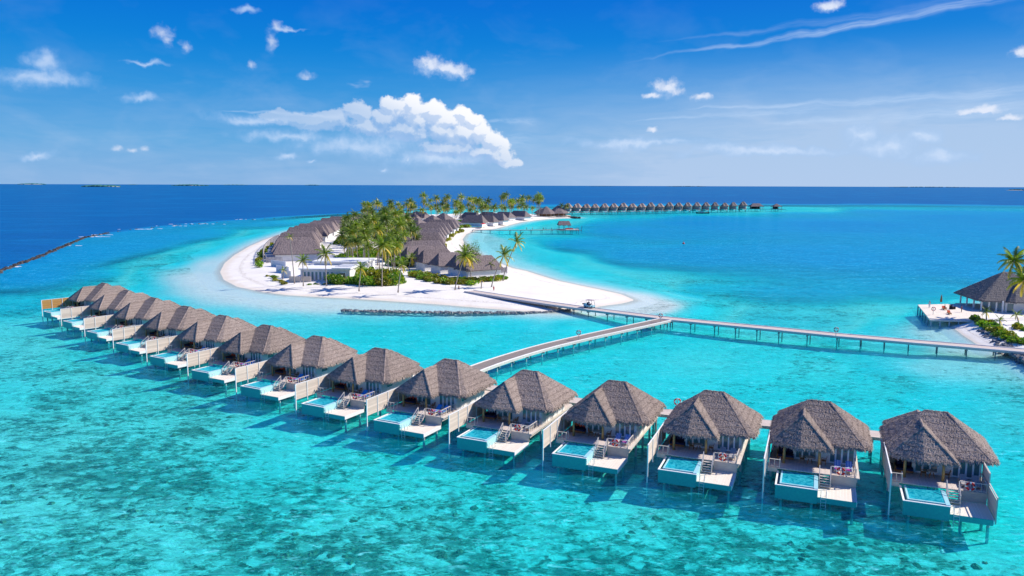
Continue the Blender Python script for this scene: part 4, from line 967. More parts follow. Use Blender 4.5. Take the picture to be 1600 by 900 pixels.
M_BUSHY = leaf_mat('shrub_leaf_yellow', (0.16, 0.20, 0.02), (0.38, 0.34, 0.03), (0.62, 0.48, 0.05))
M_TRUNK = simple('palm_bark', (0.42, 0.36, 0.32), (0.26, 0.22, 0.19), 3.0, .9, stretch=(1, 1, 5))
def set_tone(me, vals):
    a = me.attributes.new('tone', 'FLOAT', 'POINT'); a.data.foreach_set('value', np.asarray(vals, dtype=np.float32))
def frond_geo(L, droop, lift, nseg, tone, V, F, T, az=0.0, width=.62, wilt=0.0):
    """one frond from the origin: an arching midrib with drooping leaflets down both sides"""
    pts = []; ang = lift; p = Vector((0, 0, 0)); ds = L/nseg
    for i in range(nseg+1):
        pts.append(p.copy()); p = p+Vector((math.cos(ang), 0, math.sin(ang)))*ds; ang -= droop/nseg*(0.55+1.1*i/nseg)
    ca_, sa = math.cos(az), math.sin(az)
    def rot(q): return (q.x*ca_-q.y*sa, q.x*sa+q.y*ca_, q.z)
    o = len(V)                      # midrib
    for i, q in enumerate(pts):
        w_ = .05*(1-i/nseg)+.012
        V += [rot(q+Vector((0, -w_, 0))), rot(q+Vector((0, w_, 0)))]; T += [min(1, tone+.5)]*2
    for i in range(nseg): F.append((o+2*i, o+2*i+2, o+2*i+3, o+2*i+1))
    n = nseg*3
    for j in range(2, n):
        f = j/n; i = min(int(f*nseg), nseg-1); q = pts[i].lerp(pts[i+1], f*nseg-i); d = (pts[i+1]-pts[i]).normalized()
        ll = width*L*.42*math.sin(math.pi*(0.12+0.84*f))**.7*random.uniform(.8, 1.15)
        for s in (-1, 1):
            out_ = (Vector((0, s, 0))*.80+d*.55+Vector((0, 0, -.35-wilt-random.uniform(0, .35)))).normalized(); tip = q+out_*ll
            w_ = d*(.055*L*.42+.015)
            o = len(V); V += [rot(q-w_), rot(q+w_), rot(tip)]; tt = min(1, max(0, tone+random.uniform(-.15, .25))); T += [tt, tt, min(1, tt+.1)]; F.append((o, o+1, o+2))
def frond_mesh(L, droop, lift, tone, mtl, wilt=0.0):
    V, F, T = [], [], []; frond_geo(L, droop, lift, 8, tone, V, F, T, wilt=wilt)
    me = bpy.data.meshes.new('frond'); me.from_pydata(V, [], F); me.materials.append(mtl); set_tone(me, T); return me
def crown_mesh(n, L, seed, mtl, yellow=0.2):
    random.seed(seed); V, F, T = [], [], []
    for k in range(n):
        lay = k/n; lift = R(78-112*lay+random.uniform(-10, 10)); az = k*2.39996+random.uniform(-.25, .25)
        frond_geo(L*random.uniform(.8, 1.1), R(80+45*lay), lift, 6, (yellow*1.6 if lay > .72 else yellow*.25)*random.uniform(.5, 1.6), V, F, T, az, wilt=.5*lay)
    for k in range(6):
        a = k*1.05; o = len(V); mb = MB().ball((.25*math.cos(a), .25*math.sin(a), -.28), .15, 6, 4); V += mb.v; F += [tuple(i+o for i in f) for f in mb.f]; T += [.5]*len(mb.v)
    me = bpy.data.meshes.new('crown'); me.from_pydata(V, [], F); me.materials.append(mtl); set_tone(me, T); return me
crowns = [crown_mesh(28, 4.3, 20+i, M_PALMD if i % 3 == 0 else M_PALM, .15+.17*(i % 4)) for i in range(7)]
def trunk_mesh(H, lean, curve, r=.17):
    pts = [(lean*(i/7)**curve, 0, H*i/7) for i in range(8)]
    return MB().tube(pts, [r*1.6]+[r*(1-.05*i) for i in range(1, 8)], 8).mesh('trunk', M_TRUNK, True)
trunks = {(H, l): trunk_mesh(H, l, 1.6) for H, l in ((9, .6), (11, 1.3), (13, .9), (15, 1.8))}
tk = list(trunks)
palm_n = 0
def gz(x, y): 
    s = float(max(sdist(np.array([x]), np.array([y]), island)[0]*.07, sdist(np.array([x]), np.array([y]), rshore)[0]*.25))
    return min(1.2, max(-.6, s))
def palm(x, y, key, rz, sc, ci, label, group, top=None):
    t_ = thing('palm_tree', label, 'palm tree', (x, y, gz(x, y)), rz, group); t_.scale = (sc, sc, sc)
    put('trunk', trunks[key], t_); c = put('crown', crowns[ci % len(crowns)], t_, loc=(key[1], 0, key[0])); c.rotation_euler = (0, R(random.uniform(-6, 14)), random.uniform(0, 6.28)); return t_
frond_set = [frond_mesh(4.2, R(a), R(l), tn, M_PALM, wl) for a, l, tn, wl in ((55, 70, 0, 0), (75, 48, .1, .1), (85, 22, .15, .2), (80, -5, .4, .4), (60, -38, .9, .8))]
def hero_palm(foot, crown, label, n=18, L=1.0, group='tall palms along the near beach', wind=0.0):
    """a palm whose foot and crown stand where the photograph shows them, at one distance from the camera"""
    f = at(*foot, 0); f.z = gz(f.x, f.y)
    f = at(*foot, f.z); d = pxdir(*crown); dist = f.y/d.y; c = Vector((d.x*dist, f.y, CAM_H+d.z*dist))
    t_ = thing('palm_tree', label, 'palm tree', f, 0, group); rel = c-f
    pts = [(rel.x*(i/9)**1.35, rel.y, rel.z*i/9) for i in range(10)]
    MB().tube(pts, [.26]+[.17-.007*i for i in range(9)], 8).build('trunk', M_TRUNK, t_, True)
    random.seed(int(foot[0]*7))
    for k in range(n):
        lay = k/n; fm = frond_set[min(4, int(lay*5))]; q = put('frond', fm, t_, loc=(rel.x, 0, rel.z))
        az = k*2.39996+random.uniform(-.3, .3)
        if wind: az = math.atan2(math.sin(az), math.cos(az)+wind)
        q.rotation_euler = (random.uniform(-.1, .1), random.uniform(-.12, .12), az); s = L*random.uniform(.85, 1.1); q.scale = (s, s, s)
    return t_
G1 = 'tall palms along the near beach'
hero_palm((460, 443), (453, 370), 'tall thin palm with a small brown withered crown left of the white house', 9, .45)
hero_palm((474, 447), (473, 407), 'short palm before the white house with propped trunk', 14, .75)
hero_palm((510, 447), (508, 397), 'palm with long yellow drooping fronds before the white house front window', 15, 1.0)
hero_palm((561, 455), (564, 419), 'slim palm standing alone on the sand before the shrubs', 14, .7)
hero_palm((597, 448), (598, 384), 'tallest straight palm rising before the dense green shrubs', 20, 1.15)
hero_palm((622, 457), (628, 414), 'leaning slim palm near the right end of the shrubs', 13, .8)
hero_palm((639, 422), (643, 402), 'short palm at the sandy gap beside the long villa roofs', 12, .8)
hero_palm((711, 453), (727, 400), 'large palm leaning right over the hedge near the boardwalk start', 20, 1.05)
hero_palm((736, 438), (733, 404), 'thick palm with hanging yellow fronds behind the hedge', 18, .95)
hero_palm((768, 448.7), (787, 399), 'windblown palm leaning right, left of the leaning pair', 13, .95, wind=.5)
hero_palm((786, 439), (807, 378), 'tallest leaning palm beside the bay with few windblown fronds', 11, 1.0, wind=.6)
hero_palm((752, 451), (753, 437), 'knee-high young palm on the sand by the boardwalk start', 10, .42)
hero_palm((765, 434), (766, 413), 'small palm rising behind the end of the hedge', 9, .6)
hero_palm((442, 436), (443, 422), 'little yellow palm beside the low white garden walls', 9, .5)
random.seed(11)
def in_poly(x, y, poly): return sdist(np.array([x]), np.array([y]), poly)[0] > 0
def scatter(poly_px, n, mind):
    """feet on the ground inside a patch given by its outline"""
    P = poly_world(poly_px); x0, y0 = P.min(0); x1, y1 = P.max(0); out = []; tries = 0
    while len(out) < n and tries < 20000:
        tries += 1; x, y = random.uniform(x0, x1), random.uniform(y0, y1)
        if in_poly(x, y, P) and all((x-a)**2+(y-b)**2 > mind**2 for a, b in out): out.append((x, y))
    return out
groves = [([(548, 402), (575, 390), (640, 388), (650, 402), (640, 424), (618, 440), (560, 438), (533, 418)], 70, 2.9, 'palms of the dense grove on the near half of the island', 'in the dense grove behind the white house', (.72, .98)),
 ([(540, 380), (600, 366), (640, 372), (645, 386), (560, 392), (535, 392)], 60, 3.5, 'palms of the rear half of the dense grove', 'in the rear half of the dense grove', (.8, 1.05)),
 ([(560, 348), (620, 343), (690, 340), (700, 345), (640, 352), (575, 360)], 52, 6, 'palms behind the grove near the pointed roofs', 'in the belt between the grove and the pointed roofs', (.9, 1.2)),
 ([(690, 341), (740, 338), (770, 340), (775, 351), (750, 355), (700, 356)], 36, 5, 'palms around the far beach huts', 'among the far huts left of the pier', (.9, 1.25)),
 ([(775, 336.5), (845, 336), (848, 340.0), (780, 346)], 24, 8, 'palms along the far white beach', 'on the far beach before the round pavilions', (1.0, 1.3))]
CW_ = ['dark green palm', 'green palm', 'bright yellow-green palm', 'very dark palm', 'yellowing palm', 'fresh green palm', 'dull green palm']
for poly, n, md, grp, lab, (s0, s1) in groves:
    for x, y in scatter(poly, n, md):
        ci = random.randrange(7); palm(x, y, random.choice(tk), random.uniform(0, 6.28), random.uniform(s0*.85, s1*1.12)*.98, ci, CW_[ci]+' '+lab, grp)
for (a, b, s) in ((662, 341, 1.4), (823, 340, 1.25), (842, 339, 1.2), (696, 341, 1.3), (876, 338.2, 1.0), (884, 338.2, .95)):
    p = at(a, b, 1); palm(p.x, p.y, (15, 1.8) if s > 1.1 else (11, 1.3), random.uniform(0, 6), s, 3+int(a) % 4,
        {662: 'highest lone palm rising over the middle of the island', 823: 'tall palm left of the paired palms on the far beach', 842: 'tall palm at the right end of the far beach', 696: 'tall slim palm right of the highest lone palm',
         876: 'small palm just left of the two round pavilions', 884: 'small palm standing between the round pavilion roofs'}[a], 'lone tall palms on the far half of the island')

# ---------------------------------------------------------------- shrubs, hedges, broadleaf tree
def clump_mesh(name, seed, mtl, n=420, rx=1.6, ry=1.6, rz_=1.1, leaf=.26, core=True):
    rg = random.Random(seed); V, F, T = [], [], []
    lob = [(rg.uniform(-.55, .55)*rx, rg.uniform(-.55, .55)*ry, rg.uniform(.25, .8)*rz_, rg.uniform(.35, .62)) for _ in range(9)]
    for i in range(n):
        a, b, c, r_ = rg.choice(lob); th = rg.uniform(0, math.tau); ph = math.acos(rg.uniform(-.4, 1)); q = r_*rg.uniform(.75, 1.1)
        p = Vector((a+q*rx*math.sin(ph)*math.cos(th), b+q*ry*math.sin(ph)*math.sin(th), max(.05, c+q*rz_*math.cos(ph))))
        d1 = Vector((rg.gauss(0, 1), rg.gauss(0, 1), rg.gauss(0, .6))).normalized(); d2 = d1.cross(Vector((rg.gauss(0, 1), rg.gauss(0, 1), rg.gauss(0, 1)))).normalized(); s = leaf*rg.uniform(.6, 1.3)
        o = len(V); V += [tuple(p-d1*s), tuple(p-d2*s*.5), tuple(p+d1*s), tuple(p+d2*s*.5)]; tn = rg.random()**3; T += [tn]*4; F.append((o, o+1, o+2, o+3))
    me = bpy.data.meshes.new(name); me.from_pydata(V, [], F); me.materials.append(mtl); set_tone(me, T); return me
bush = [clump_mesh('foliage', 40+i, M_BUSH) for i in range(4)]; bushy = [clump_mesh('foliage', 50+i, M_BUSHY) for i in range(3)]
stem_me = MB()
for k in range(5): stem_me.tube([(0, 0, 0), (.5*math.cos(k*1.3), .5*math.sin(k*1.3), 1.0)], [.05, .02], 5)
stem_me = stem_me.mesh('stems', M_TRUNK)
def shrub(x, y, s, yellow, label, group, sz=1.0):
    t_ = thing('shrub', label, 'shrub', (x, y, gz(x, y)-.05), random.uniform(0, 6.28), group); t_.scale = (s, s, s*sz)
    put('foliage', random.choice(bushy if yellow else bush), t_); put('stems', stem_me, t_)
random.seed(5)
ORDW = 'first second third fourth fifth sixth seventh eighth ninth tenth eleventh twelfth thirteenth fourteenth fifteenth sixteenth seventeenth eighteenth nineteenth twentieth'.split()
def ordinal(i): return ORDW[i] if i < 20 else (('twenty-'+ORDW[i-20]) if i < 29 else ('thirtieth' if i == 29 else 'thirty-'+ORDW[i-30]))
def along(px, n, jit, s, yellow, label, group, sz=1.0):
    P = resample([at(a, b, 1.2) for a, b in px], 1.0); 
    for i in range(n):
        p = P[int((i+.5)/n*(len(P)-1))]; shrub(p.x+random.uniform(-jit, jit), p.y+random.uniform(-jit, jit), s*random.uniform(.75, 1.25), yellow if isinstance(yellow, bool) else random.random() < yellow, ordinal(i)+' '+label+(', from the left' if len(label.split()) < 13 else ''), group, sz)
along([(520, 443), (550, 444), (585, 446), (622, 446)], 22, 1.2, 1.35, .12, 'bright green leafy shrub on the near edge of the grove', 'shrubs along the near edge of the grove', 1.5)
along([(530, 437), (560, 436), (600, 440), (615, 440)], 16, 2.0, 1.5, .3, 'tall yellow-green shrub behind the front shrubs of the grove', 'second line of shrubs in the grove', 1.7)
along([(595, 432), (612, 436), (625, 444)], 8, 1.0, 1.5, False, 'rounded bright green shrub at the right end of the grove', 'rounded shrubs right of the grove', 1.5)
along([(645, 430), (670, 439), (700, 444), (740, 445)], 34, 1.6, 1.15, .45, 'yellow-green plant in the front hedge before the near villas', 'hedge plants before the near villas', .9)
along([(655, 429), (690, 438), (730, 440), (765, 439), (790, 436)], 34, 1.4, 1.15, .5, 'yellow-green hedge plant in the rear hedge line', 'hedge plants in the rear line', .9)
along([(486, 444), (520, 444)], 6, .6, .5, False, 'low green ground plant at the foot of the white house', 'low plants before the white house', .6)
along([(421, 430), (433, 437), (446, 443)], 8, .8, .7, .4, 'green plant beside the low white garden walls', 'plants beside the garden walls', .9)
along([(407, 419), (405, 409), (409, 398), (418, 388), (428, 382)], 12, .7, 1.0, .7, 'yellow-green plant outside the grey slatted fence', 'plants outside the slatted fence', 1.4)
along([(688, 388), (692, 378), (702, 370), (712, 364), (722, 359)], 16, 1.3, 1.25, True, 'yellow shrub between the long roofs and the bay beach', 'yellow shrubs by the bay beach', 1.0)
along([(700, 356), (715, 356), (730, 355)], 12, 3, 1.8, .8, 'yellow-green shrub at the landward end of the pier', 'shrubs at the pier end')
along([(640, 356), (700, 350), (760, 350)], 30, 7, 2.2, .5, 'mixed green shrub under the far palms', 'shrubs under the far palms')
along([(640, 418), (625, 405), (600, 395), (570, 400), (545, 412)], 38, 5, 2.3, .25, 'green shrub in the undergrowth of the palm grove', 'undergrowth shrubs in the grove')
along([(541, 384), (560, 372), (590, 366), (630, 362)], 30, 6, 2.2, .35, 'shrub in the far undergrowth of the grove', 'undergrowth shrubs behind the grove')
along([(1525, 500), (1545, 513), (1563, 524), (1580, 534), (1600, 540)], 30, .9, .8, .35, 'green plant along the seawall of the right shore', 'plants along the right seawall', 1.2)
along([(1590, 512), (1600, 520)], 3, .5, .6, .6, 'yellow-green plant at the right frame edge', 'plants at the right edge', 1.5)
hero_palm((1541, 506), (1541, 487), 'small yellow palm in front of the thatched pavilion columns', 10, .42, 'small palms planted around the right pavilion')
hero_palm((1562, 515), (1562, 500), 'young palm over the seawall plants right of the pavilion door', 9, .40, 'small palms planted around the right pavilion')
hero_palm((1592, 508), (1588, 492), 'young palm at the right edge before the pavilion wall', 9, .42, 'small palms planted around the right pavilion')
hero_palm((1610, 497), (1584, 408), 'tall palm leaning left over the right pavilion roof', 24, 1.1, 'tall palms at the right edge')
hero_palm((1618, 500), (1600, 438), 'second palm at the right edge, its crown below the taller one', 22, 1.05, 'tall palms at the right edge')
# broadleaf tree on the bare sand
p = at(733, 436, 1.0); tr_ = thing('broadleaf_tree', 'sparse grey-green broadleaf tree standing behind the big palm by the bay', 'tree', (p.x, p.y, 1.0))
mb = MB(); mb.tube([(0, 0, 0), (.4, 0, 4), (.2, .2, 8)], [.3, .22, .14], 8)
tw = random.Random(3); ends = []
for k in range(11):
    a = tw.uniform(0, 6.28); q = Vector((.3, 0, tw.uniform(4, 8))); e = q+Vector((math.cos(a)*tw.uniform(1.2, 3.4), math.sin(a)*tw.uniform(1, 2.6), tw.uniform(1.5, 5.5))); mb.tube([q, q.lerp(e, .5)+Vector((0, 0, .4)), e], [.1, .06, .02], 5); ends.append(e)
mb.build('trunk', M_TRUNK, tr_, True)
V, F, T = [], [], []
for e in ends*1+[ends[i].lerp(ends[i+1], .5) for i in range(10)]:
    for k in range(75):
        p2 = e+Vector((tw.gauss(0, .62), tw.gauss(0, .62), tw.gauss(0, .5))); d1 = Vector((tw.gauss(0, 1), tw.gauss(0, 1), tw.gauss(0, .6))).normalized(); d2 = d1.cross(Vector((0, .3, 1))).normalized(); s = tw.uniform(.12, .26)
        o = len(V); V += [tuple(p2-d1*s), tuple(p2-d2*s*.6), tuple(p2+d1*s), tuple(p2+d2*s*.6)]; F.append((o, o+1, o+2, o+3)); T += [tw.random()**3*.5]*4
me = bpy.data.meshes.new('crown'); me.from_pydata(V, [], F); me.materials.append(leaf_mat('grey_green_leaf', (.10, .16, .09), (.20, .27, .15), (.35, .36, .2))); set_tone(me, T); put('crown', me, tr_)
# ---------------------------------------------------------------- island villas
def simple_roof(name, L, W, ze, zr, rl, step, seed, mtl=M_THATCHI, ch=0.0):
    f = hip_fn(-L/2, L/2, -W/2, W/2, ze, zr, -rl/2, rl/2, -.05, .05, ch)
    return roof_mesh(name, f, (-L/2-.5, L/2+.5, -W/2-.5, W/2+.5), ze, step, mtl, rough=.05, ragged=.12, seed=seed, thick=.3)[0]
M_WALLI = simple('white_render', (0.80, 0.79, 0.78), (0.70, 0.69, 0.68), .6, .8)
M_SLAT = simple('grey_slats', (0.46, 0.43, 0.43), (0.34, 0.32, 0.33), 2, .8, stretch=(6, 6, .4))
isl_roofs = [simple_roof('roof', 21, 11.2, 2.9, 8.3, 14, .35, 60+i) for i in range(3)]
fr_roofs = [simple_roof('roof', 15, 9.3, 2.9, 7.4, 10, .3, 70+i) for i in range(2)]
def body_mesh(L, W):
    return MB().box(-L/2+1.2, L/2-1.2, -W/2+1.4, W/2-1.4, 0, 3.6).mesh('wall', M_WALLI)
ib, fb = body_mesh(21, 12.5), body_mesh(15, 10.5)
gw_me = MB().box(-12.5, -9.4, -4.3, -4.1, 0, 2.0).box(-12.7, -12.5, -4.3, 4.3, 0, 2.0).box(-12.5, -9.4, 4.1, 4.3, 0, 2.0).mesh('garden_wall', M_WALLI)
win_me = MB().box(0, .08, -.9, .9, 0, 1.5).mesh('window', M_GLASS)
def island_villa(c, rz, big, label, group, garden=True):
    t_ = thing('island_villa', label, 'villa', (c.x, c.y, 1.1), rz, group); t_.scale = (random.uniform(.92, 1.04), 1, random.uniform(.88, 1.10)); j_ = random.uniform(-1.3, 1.3); t_.location.x += math.cos(rz)*j_; t_.location.y += math.sin(rz)*j_
    r_ = random.choice(isl_roofs if big else fr_roofs); q = put('roof', r_, t_)
    put('wall', ib if big else fb, t_)
    if garden:
        g = put('garden_wall', gw_me, t_); g.scale = (1 if big else .72,)*3
    for y in (-2.2, 2.2): put('window', win_me, t_, loc=((-21/2+1.1 if big else -15/2+1.1), y, .7))
    return t_
def row(px, z, spacing, big, label, group, turn=0, lat=0):
    P = [at(a, b, z) for a, b in px]; P = smooth(P, 2); tot = sum((b-a).length for a, b in zip(P, P[1:])); n = max(2, int(tot/spacing)+1)
    for i in range(n):
        s = tot*i/(n-1)
        for a, b in zip(P, P[1:]):
            l = (b-a).length
            if s <= l+1e-6: break
            s -= l
        c = a.lerp(b, min(1, s/l)); d = (b-a).normalized(); rz = math.atan2(d.y, d.x)-math.pi/2+turn
        island_villa(c, rz+random.uniform(-.02, .02), big, '%s %s, counted from the near end' % (ordinal(i), label), group)
random.seed(21)
row([(466, 396), (460, 385), (474, 371.5), (503, 358.5), (538, 349.5), (572, 345)], 4, 12.2, True, 'thatched villa in the curved ocean-side row', 'beach villas in the ocean-side row')
row([(664, 391), (659, 381), (668, 370), (681, 360.5), (693, 354)], 4, 12.5, True, 'thatched villa in the stepped bay-side row', 'beach villas in the bay-side row')
row([(652, 402), (690, 410), (722, 416), (748, 421)], 4, 10.0, False, 'thatched villa in the short row above the hedge', 'beach villas in the short near row', turn=0.0)
row([(590, 344.5), (625, 341.5), (655, 340)], 4, 16, True, 'thatched villa behind the palm belt', 'beach villas behind the palm belt')
row([(740, 348), (758, 346), (775, 344.5)], 4, 16, True, 'grey thatched hut behind the far palms', 'huts behind the far palms')
row([(735, 341.5), (765, 340), (790, 339), (812, 338)], 4, 22, True, 'low hut roof along the far lagoon shore', 'huts along the far lagoon shore')
pav_roof = simple_roof('roof', 20, 19, 3.6, 11.0, 2.0, .4, 81)
pav_body = MB().box(-8, 8, -7.5, 7.5, 0, 4).mesh('wall', M_WALLI)
for (a, b, s, lab) in ((652, 361, 1.0, 'large pyramid-roofed thatched hall above the bay-side row'), (676, 353, .95, 'pyramid-roofed hall right of the largest one'), (693, 350, 1.0, 'thatched hall at the right end of the pointed roofs'), (632, 350, .9, 'pointed thatched roof rising out of the palm belt'), (603, 350, .8, 'small pointed roof left among the palms')):
    p = at(a, b, 4); t_ = thing('thatched_hall', lab, 'hall', (p.x, p.y, 1.1), R(-35)); t_.scale = (s,)*3; put('roof', pav_roof, t_); put('wall', pav_body, t_)
# the white flat-roofed house at the near end
h0 = at(507, 441, 1.2); hs_ = thing('white_house', 'white flat-roofed house with square windows at the near end of the island', 'house', (h0.x, h0.y, 1.1), R(-4))
MB().box(3.0, 8.4, .2, 12, 0, 4.4).build('wall', M_WALLI, hs_); MB().box(-9.0, 2.99, 3.2, 13, 0, 3.9).build('side_wing', M_WALLI, hs_)
MB().box(2.6, 8.9, -.5, 12.4, 4.4, 4.85).build('roof_slab', M_WHITE, hs_); MB().box(-9.4, 2.59, 2.4, 13.4, 3.9, 4.25).build('roof_slab', M_WHITE, hs_)
MB().box(-8, 10, 14, 27, 0, 5.2).build('rear_wing', M_WALLI, hs_); MB().box(-8.5, 10.6, 13.6, 27.5, 5.2, 5.6).build('roof_slab', M_WHITE, hs_)
for k in range(3): MB().box(2.9, 8.6, 2.5+3.2*k, 2.8+3.2*k, 4.855, 5.05).build('roof_rib', M_WHITE, hs_)
M_WIN = simple('tan_blind', (.30, .26, .20), None, 2, .8)
for x0, w_, m_ in ((5.0, 1.9, M_WIN),):
    wn = MB().box(x0-.15, x0+w_+.15, .12, .198, .9, 3.3).build('window', M_FRAME, hs_); MB().box(x0, x0+w_, .09, .118, 1.05, 3.15).build('pane', m_, wn)
for k in range(8):
    wn = MB().box(-8.0+1.3*k, -7.1+1.3*k, 3.12, 3.198, .3, 3.2).build('window', M_FRAME, hs_); MB().box(-7.9+1.3*k, -7.2+1.3*k, 3.09, 3.118, .4, 3.1).build('pane', M_GLASS, wn)
for k in range(5): MB().box(2.45, 2.58, 1+2.2*k, 2.2+2.2*k, 4.0, 4.2).build('beam', M_WHITE, hs_)
p = at(543, 434, 1.2)
kk = thing('beach_kiosk', 'small kiosk with tan shutter and white roof behind the palm', 'kiosk', (p.x, p.y, 1.1), R(-4))
MB().box(-3, 4.4, 0, 4, 0, 3.2).build('wall', M_WALLI, kk); MB().box(-3.4, 4.8, -.4, 4.4, 3.2, 3.5).build('roof_slab', M_WHITE, kk); MB().box(-2.2, -.2, -.06, -.002, .4, 2.2).build('shutter', M_TEAK, kk); MB().box(.6, 2.8, -.06, -.002, .8, 2.4).build('window', M_WIN, kk)
def lowwall(a, b, h_, m_, name, label, z=1.1):
    A, B = at(*a, z), at(*b, z); t_ = MB().bar((A.x, A.y, z+h_/2-.1), (B.x, B.y, z+h_/2-.1), .25, h_).build(name, m_); tag(t_, label, 'wall'); return t_
for i, (a, b, lab) in enumerate((((452, 440.5), (469, 441), 'low beige garden wall at the near left corner of the white house'), ((470.5, 441), (486, 441), 'low beige garden wall directly before the white house windows'),
    ((432, 425), (452, 428), 'white garden wall left of the white house, second from front'), ((424, 416), (447, 419), 'white garden wall third from the front by the fence'), ((440, 434), (455, 435), 'white garden wall nearest the sand left of the house'))):
    lowwall(a, b, 2.0 if i < 2 else 2.6, M_BOARD if i < 2 else M_WALLI, 'garden_wall', lab)
def slat_fence(px, h_, label):
    P = [at(a, b, 1.1) for a, b in px]; L = resample(smooth(P, 1), .55); t_ = thing('slatted_fence', label, 'fence', (P[0].x, P[0].y, 0)); o_ = Vector((P[0].x, P[0].y, 0))
    mb = MB()
    for p in L: q = p-o_; mb.box(q.x-.16, q.x+.16, q.y-.05, q.y+.05, 1.0, 1.0+h_)
    mb.build('slats', M_SLAT, t_, kind='stuff')
    for z in (1.5, h_+.7):
        mb = MB()
        for a, b in zip(L[::6], L[6::6]+[L[-1]]): 
            if (b-a).length > .1: mb.bar(a-o_+Vector((0, 0, z-1.1)), b-o_+Vector((0, 0, z-1.1)), .1)
        mb.build('fence_rail', M_SLAT, t_, kind='stuff')
slat_fence([(412, 412), (411, 401), (414, 391), (424, 381), (436, 375)], 3.2, 'tall grey slatted fence curving along the ocean side villas')
slat_fence([(416, 411), (441, 411)], 2.6, 'short grey slatted fence at the near end of the ocean side row')
slat_fence([(742, 431), (768, 431), (792, 427)], 2.4, 'beige slatted fence at the right end of the short near row')
slat_fence([(672, 389), (684, 378), (698, 368), (712, 361)], 2.2, 'grey slatted fence between the bay side row and the yellow shrubs')
random.seed(8)
for i, (a, b) in enumerate(((660, 382), (668, 377), (676, 371), (684, 366), (690, 362))):
    p = at(a+10, b+3, 1.1); u = thing('patio_umbrella', 'white patio umbrella, number %s from the near end, behind the bay-side roofs' % ('one two three four five'.split()[i]), 'umbrella', (p.x, p.y, 1.1), 0, 'white patio umbrellas by the bay-side row')
    MB().cyl(0, 0, 0, 2.6, .05, 6).build('pole', M_WHITE, u); MB().cyl(0, 0, 2.3, 2.9, 1.9, 8, .05).build('canopy', M_WHITE, u)
# far beach: umbrellas, people
def umbrella(px, py, mtl, label, s=1.0, closed=False):
    p = at(px, py, 1.0); u = thing('beach_umbrella', label, 'umbrella', (p.x, p.y, 1.0)); u.scale = (s,)*3
    MB().cyl(0, 0, 0, 2.7, .05, 6).build('pole', M_WOODW, u)
    if closed: MB().tube([(0, 0, .9), (0, 0, 1.3), (0, 0, 2.3), (0, 0, 2.75)], [.28, .26, .16, .03], 8).build('canopy', mtl, u, True)
    else: MB().cyl(0, 0, 2.2, 2.8, 1.9, 8, .05).build('canopy', mtl, u)
umbrella(755, 356, M_RED, 'bright red beach umbrella left of the pier start', 1.3); umbrella(760, 354, M_WHITE, 'white beach umbrella behind the bright red one', 1.4)
for k, q in enumerate(('first', 'second', 'third', 'fourth')): umbrella(812+8*k, 342.2-.4*k, (M_RED, M_WHITE)[k % 2], '%s of four umbrellas along the far beach, counted from the left' % q, 1.1)
p = at(738, 354.5, 1.25); pw_ = thing('swimming_pool', 'small turquoise swimming pool among the shrubs by the far huts', 'swimming pool', (p.x, p.y, 1.25))
MB().box(-8, 8, -6, 6, 0, .25).build('pool_edge', M_WHITE, pw_); MB().box(-7.4, 7.4, -5.5, 5.5, .254, .262).build('pool_water', M_POOL, pw_)
# pier
boardwalk('pier', 'low timber pier from the far beach to the thatched jetty house', [at(a, b, 1.6) for a, b in ((738, 359.0), (780, 359.4), (830, 359.2), (878, 358.6))], 4.0, 1.6, M_WALK2, 7, dpile_me, kerb=False)
p = at(886, 358.2, 1.6); jh = thing('jetty_house', 'thatched open jetty house on a deck at the end of the pier', 'jetty house', (p.x, p.y, 0), R(4))
put('roof', simple_roof('roof', 9.5, 8.0, 4.6, 7.6, 7.6, .3, 91), jh, loc=(-2.2, 0, 0)); MB().box(-7, 8, -5, 5, 1.3, 1.6).build('deck', M_WALK, jh); MB().box(-6, 9.5, -6.2, -5.01, .9, 1.2).build('landing', M_WALK2, jh)
for x in (-6, -2.2, 1.6):
    for y in (-3.2, 3.2): MB().bar((x, y, 1.6), (x, y, 5.3), .25).build('post', M_PILE, jh)
for x in (-6.5, -2, 3, 7.5):
    for y in (-4.5, 4.5): q = put('pile', dpile_me, jh, loc=(x, y, -4)); q.scale = (1.6, 1.6, 5.4)
MB().bar((3.5, -4.9, 2.6), (8, -4.9, 2.6), .12).bar((8, -4.9, 2.6), (8, 4.9, 2.6), .12).build('railing', M_TEAK, jh)
for x, y in ((3.5, -4.9), (5.7, -4.9), (8, -4.9), (8, 0), (8, 4.9)): MB().bar((x, y, 1.6), (x, y, 2.7), .16).build('rail_post', M_TEAK, jh)
MB().box(-1, 4.5, 1.5, 2.6, 1.6, 2.3).build('bench', M_RED, jh)
MB().bar((10.0, -2, -1), (10.4, -2, 4.2), .3).build('mooring_post', M_PILE, jh)
for i, (a, c_, lab) in enumerate(((823, REDC, 'person in red walking on the pier nearest the beach'), (832, WHITEC, 'person in white on the pier beside the one in red'), (849, REDC, 'person in red halfway along the pier'), (853, BLUEC, 'person in blue beside the one in red on the pier'), (862, WHITEC, 'person in white near the jetty house'))):
    person(lab, at(a, 358.9, 1.62), i*1.3, c_, (DARKC, True), 'walk', 1.75)
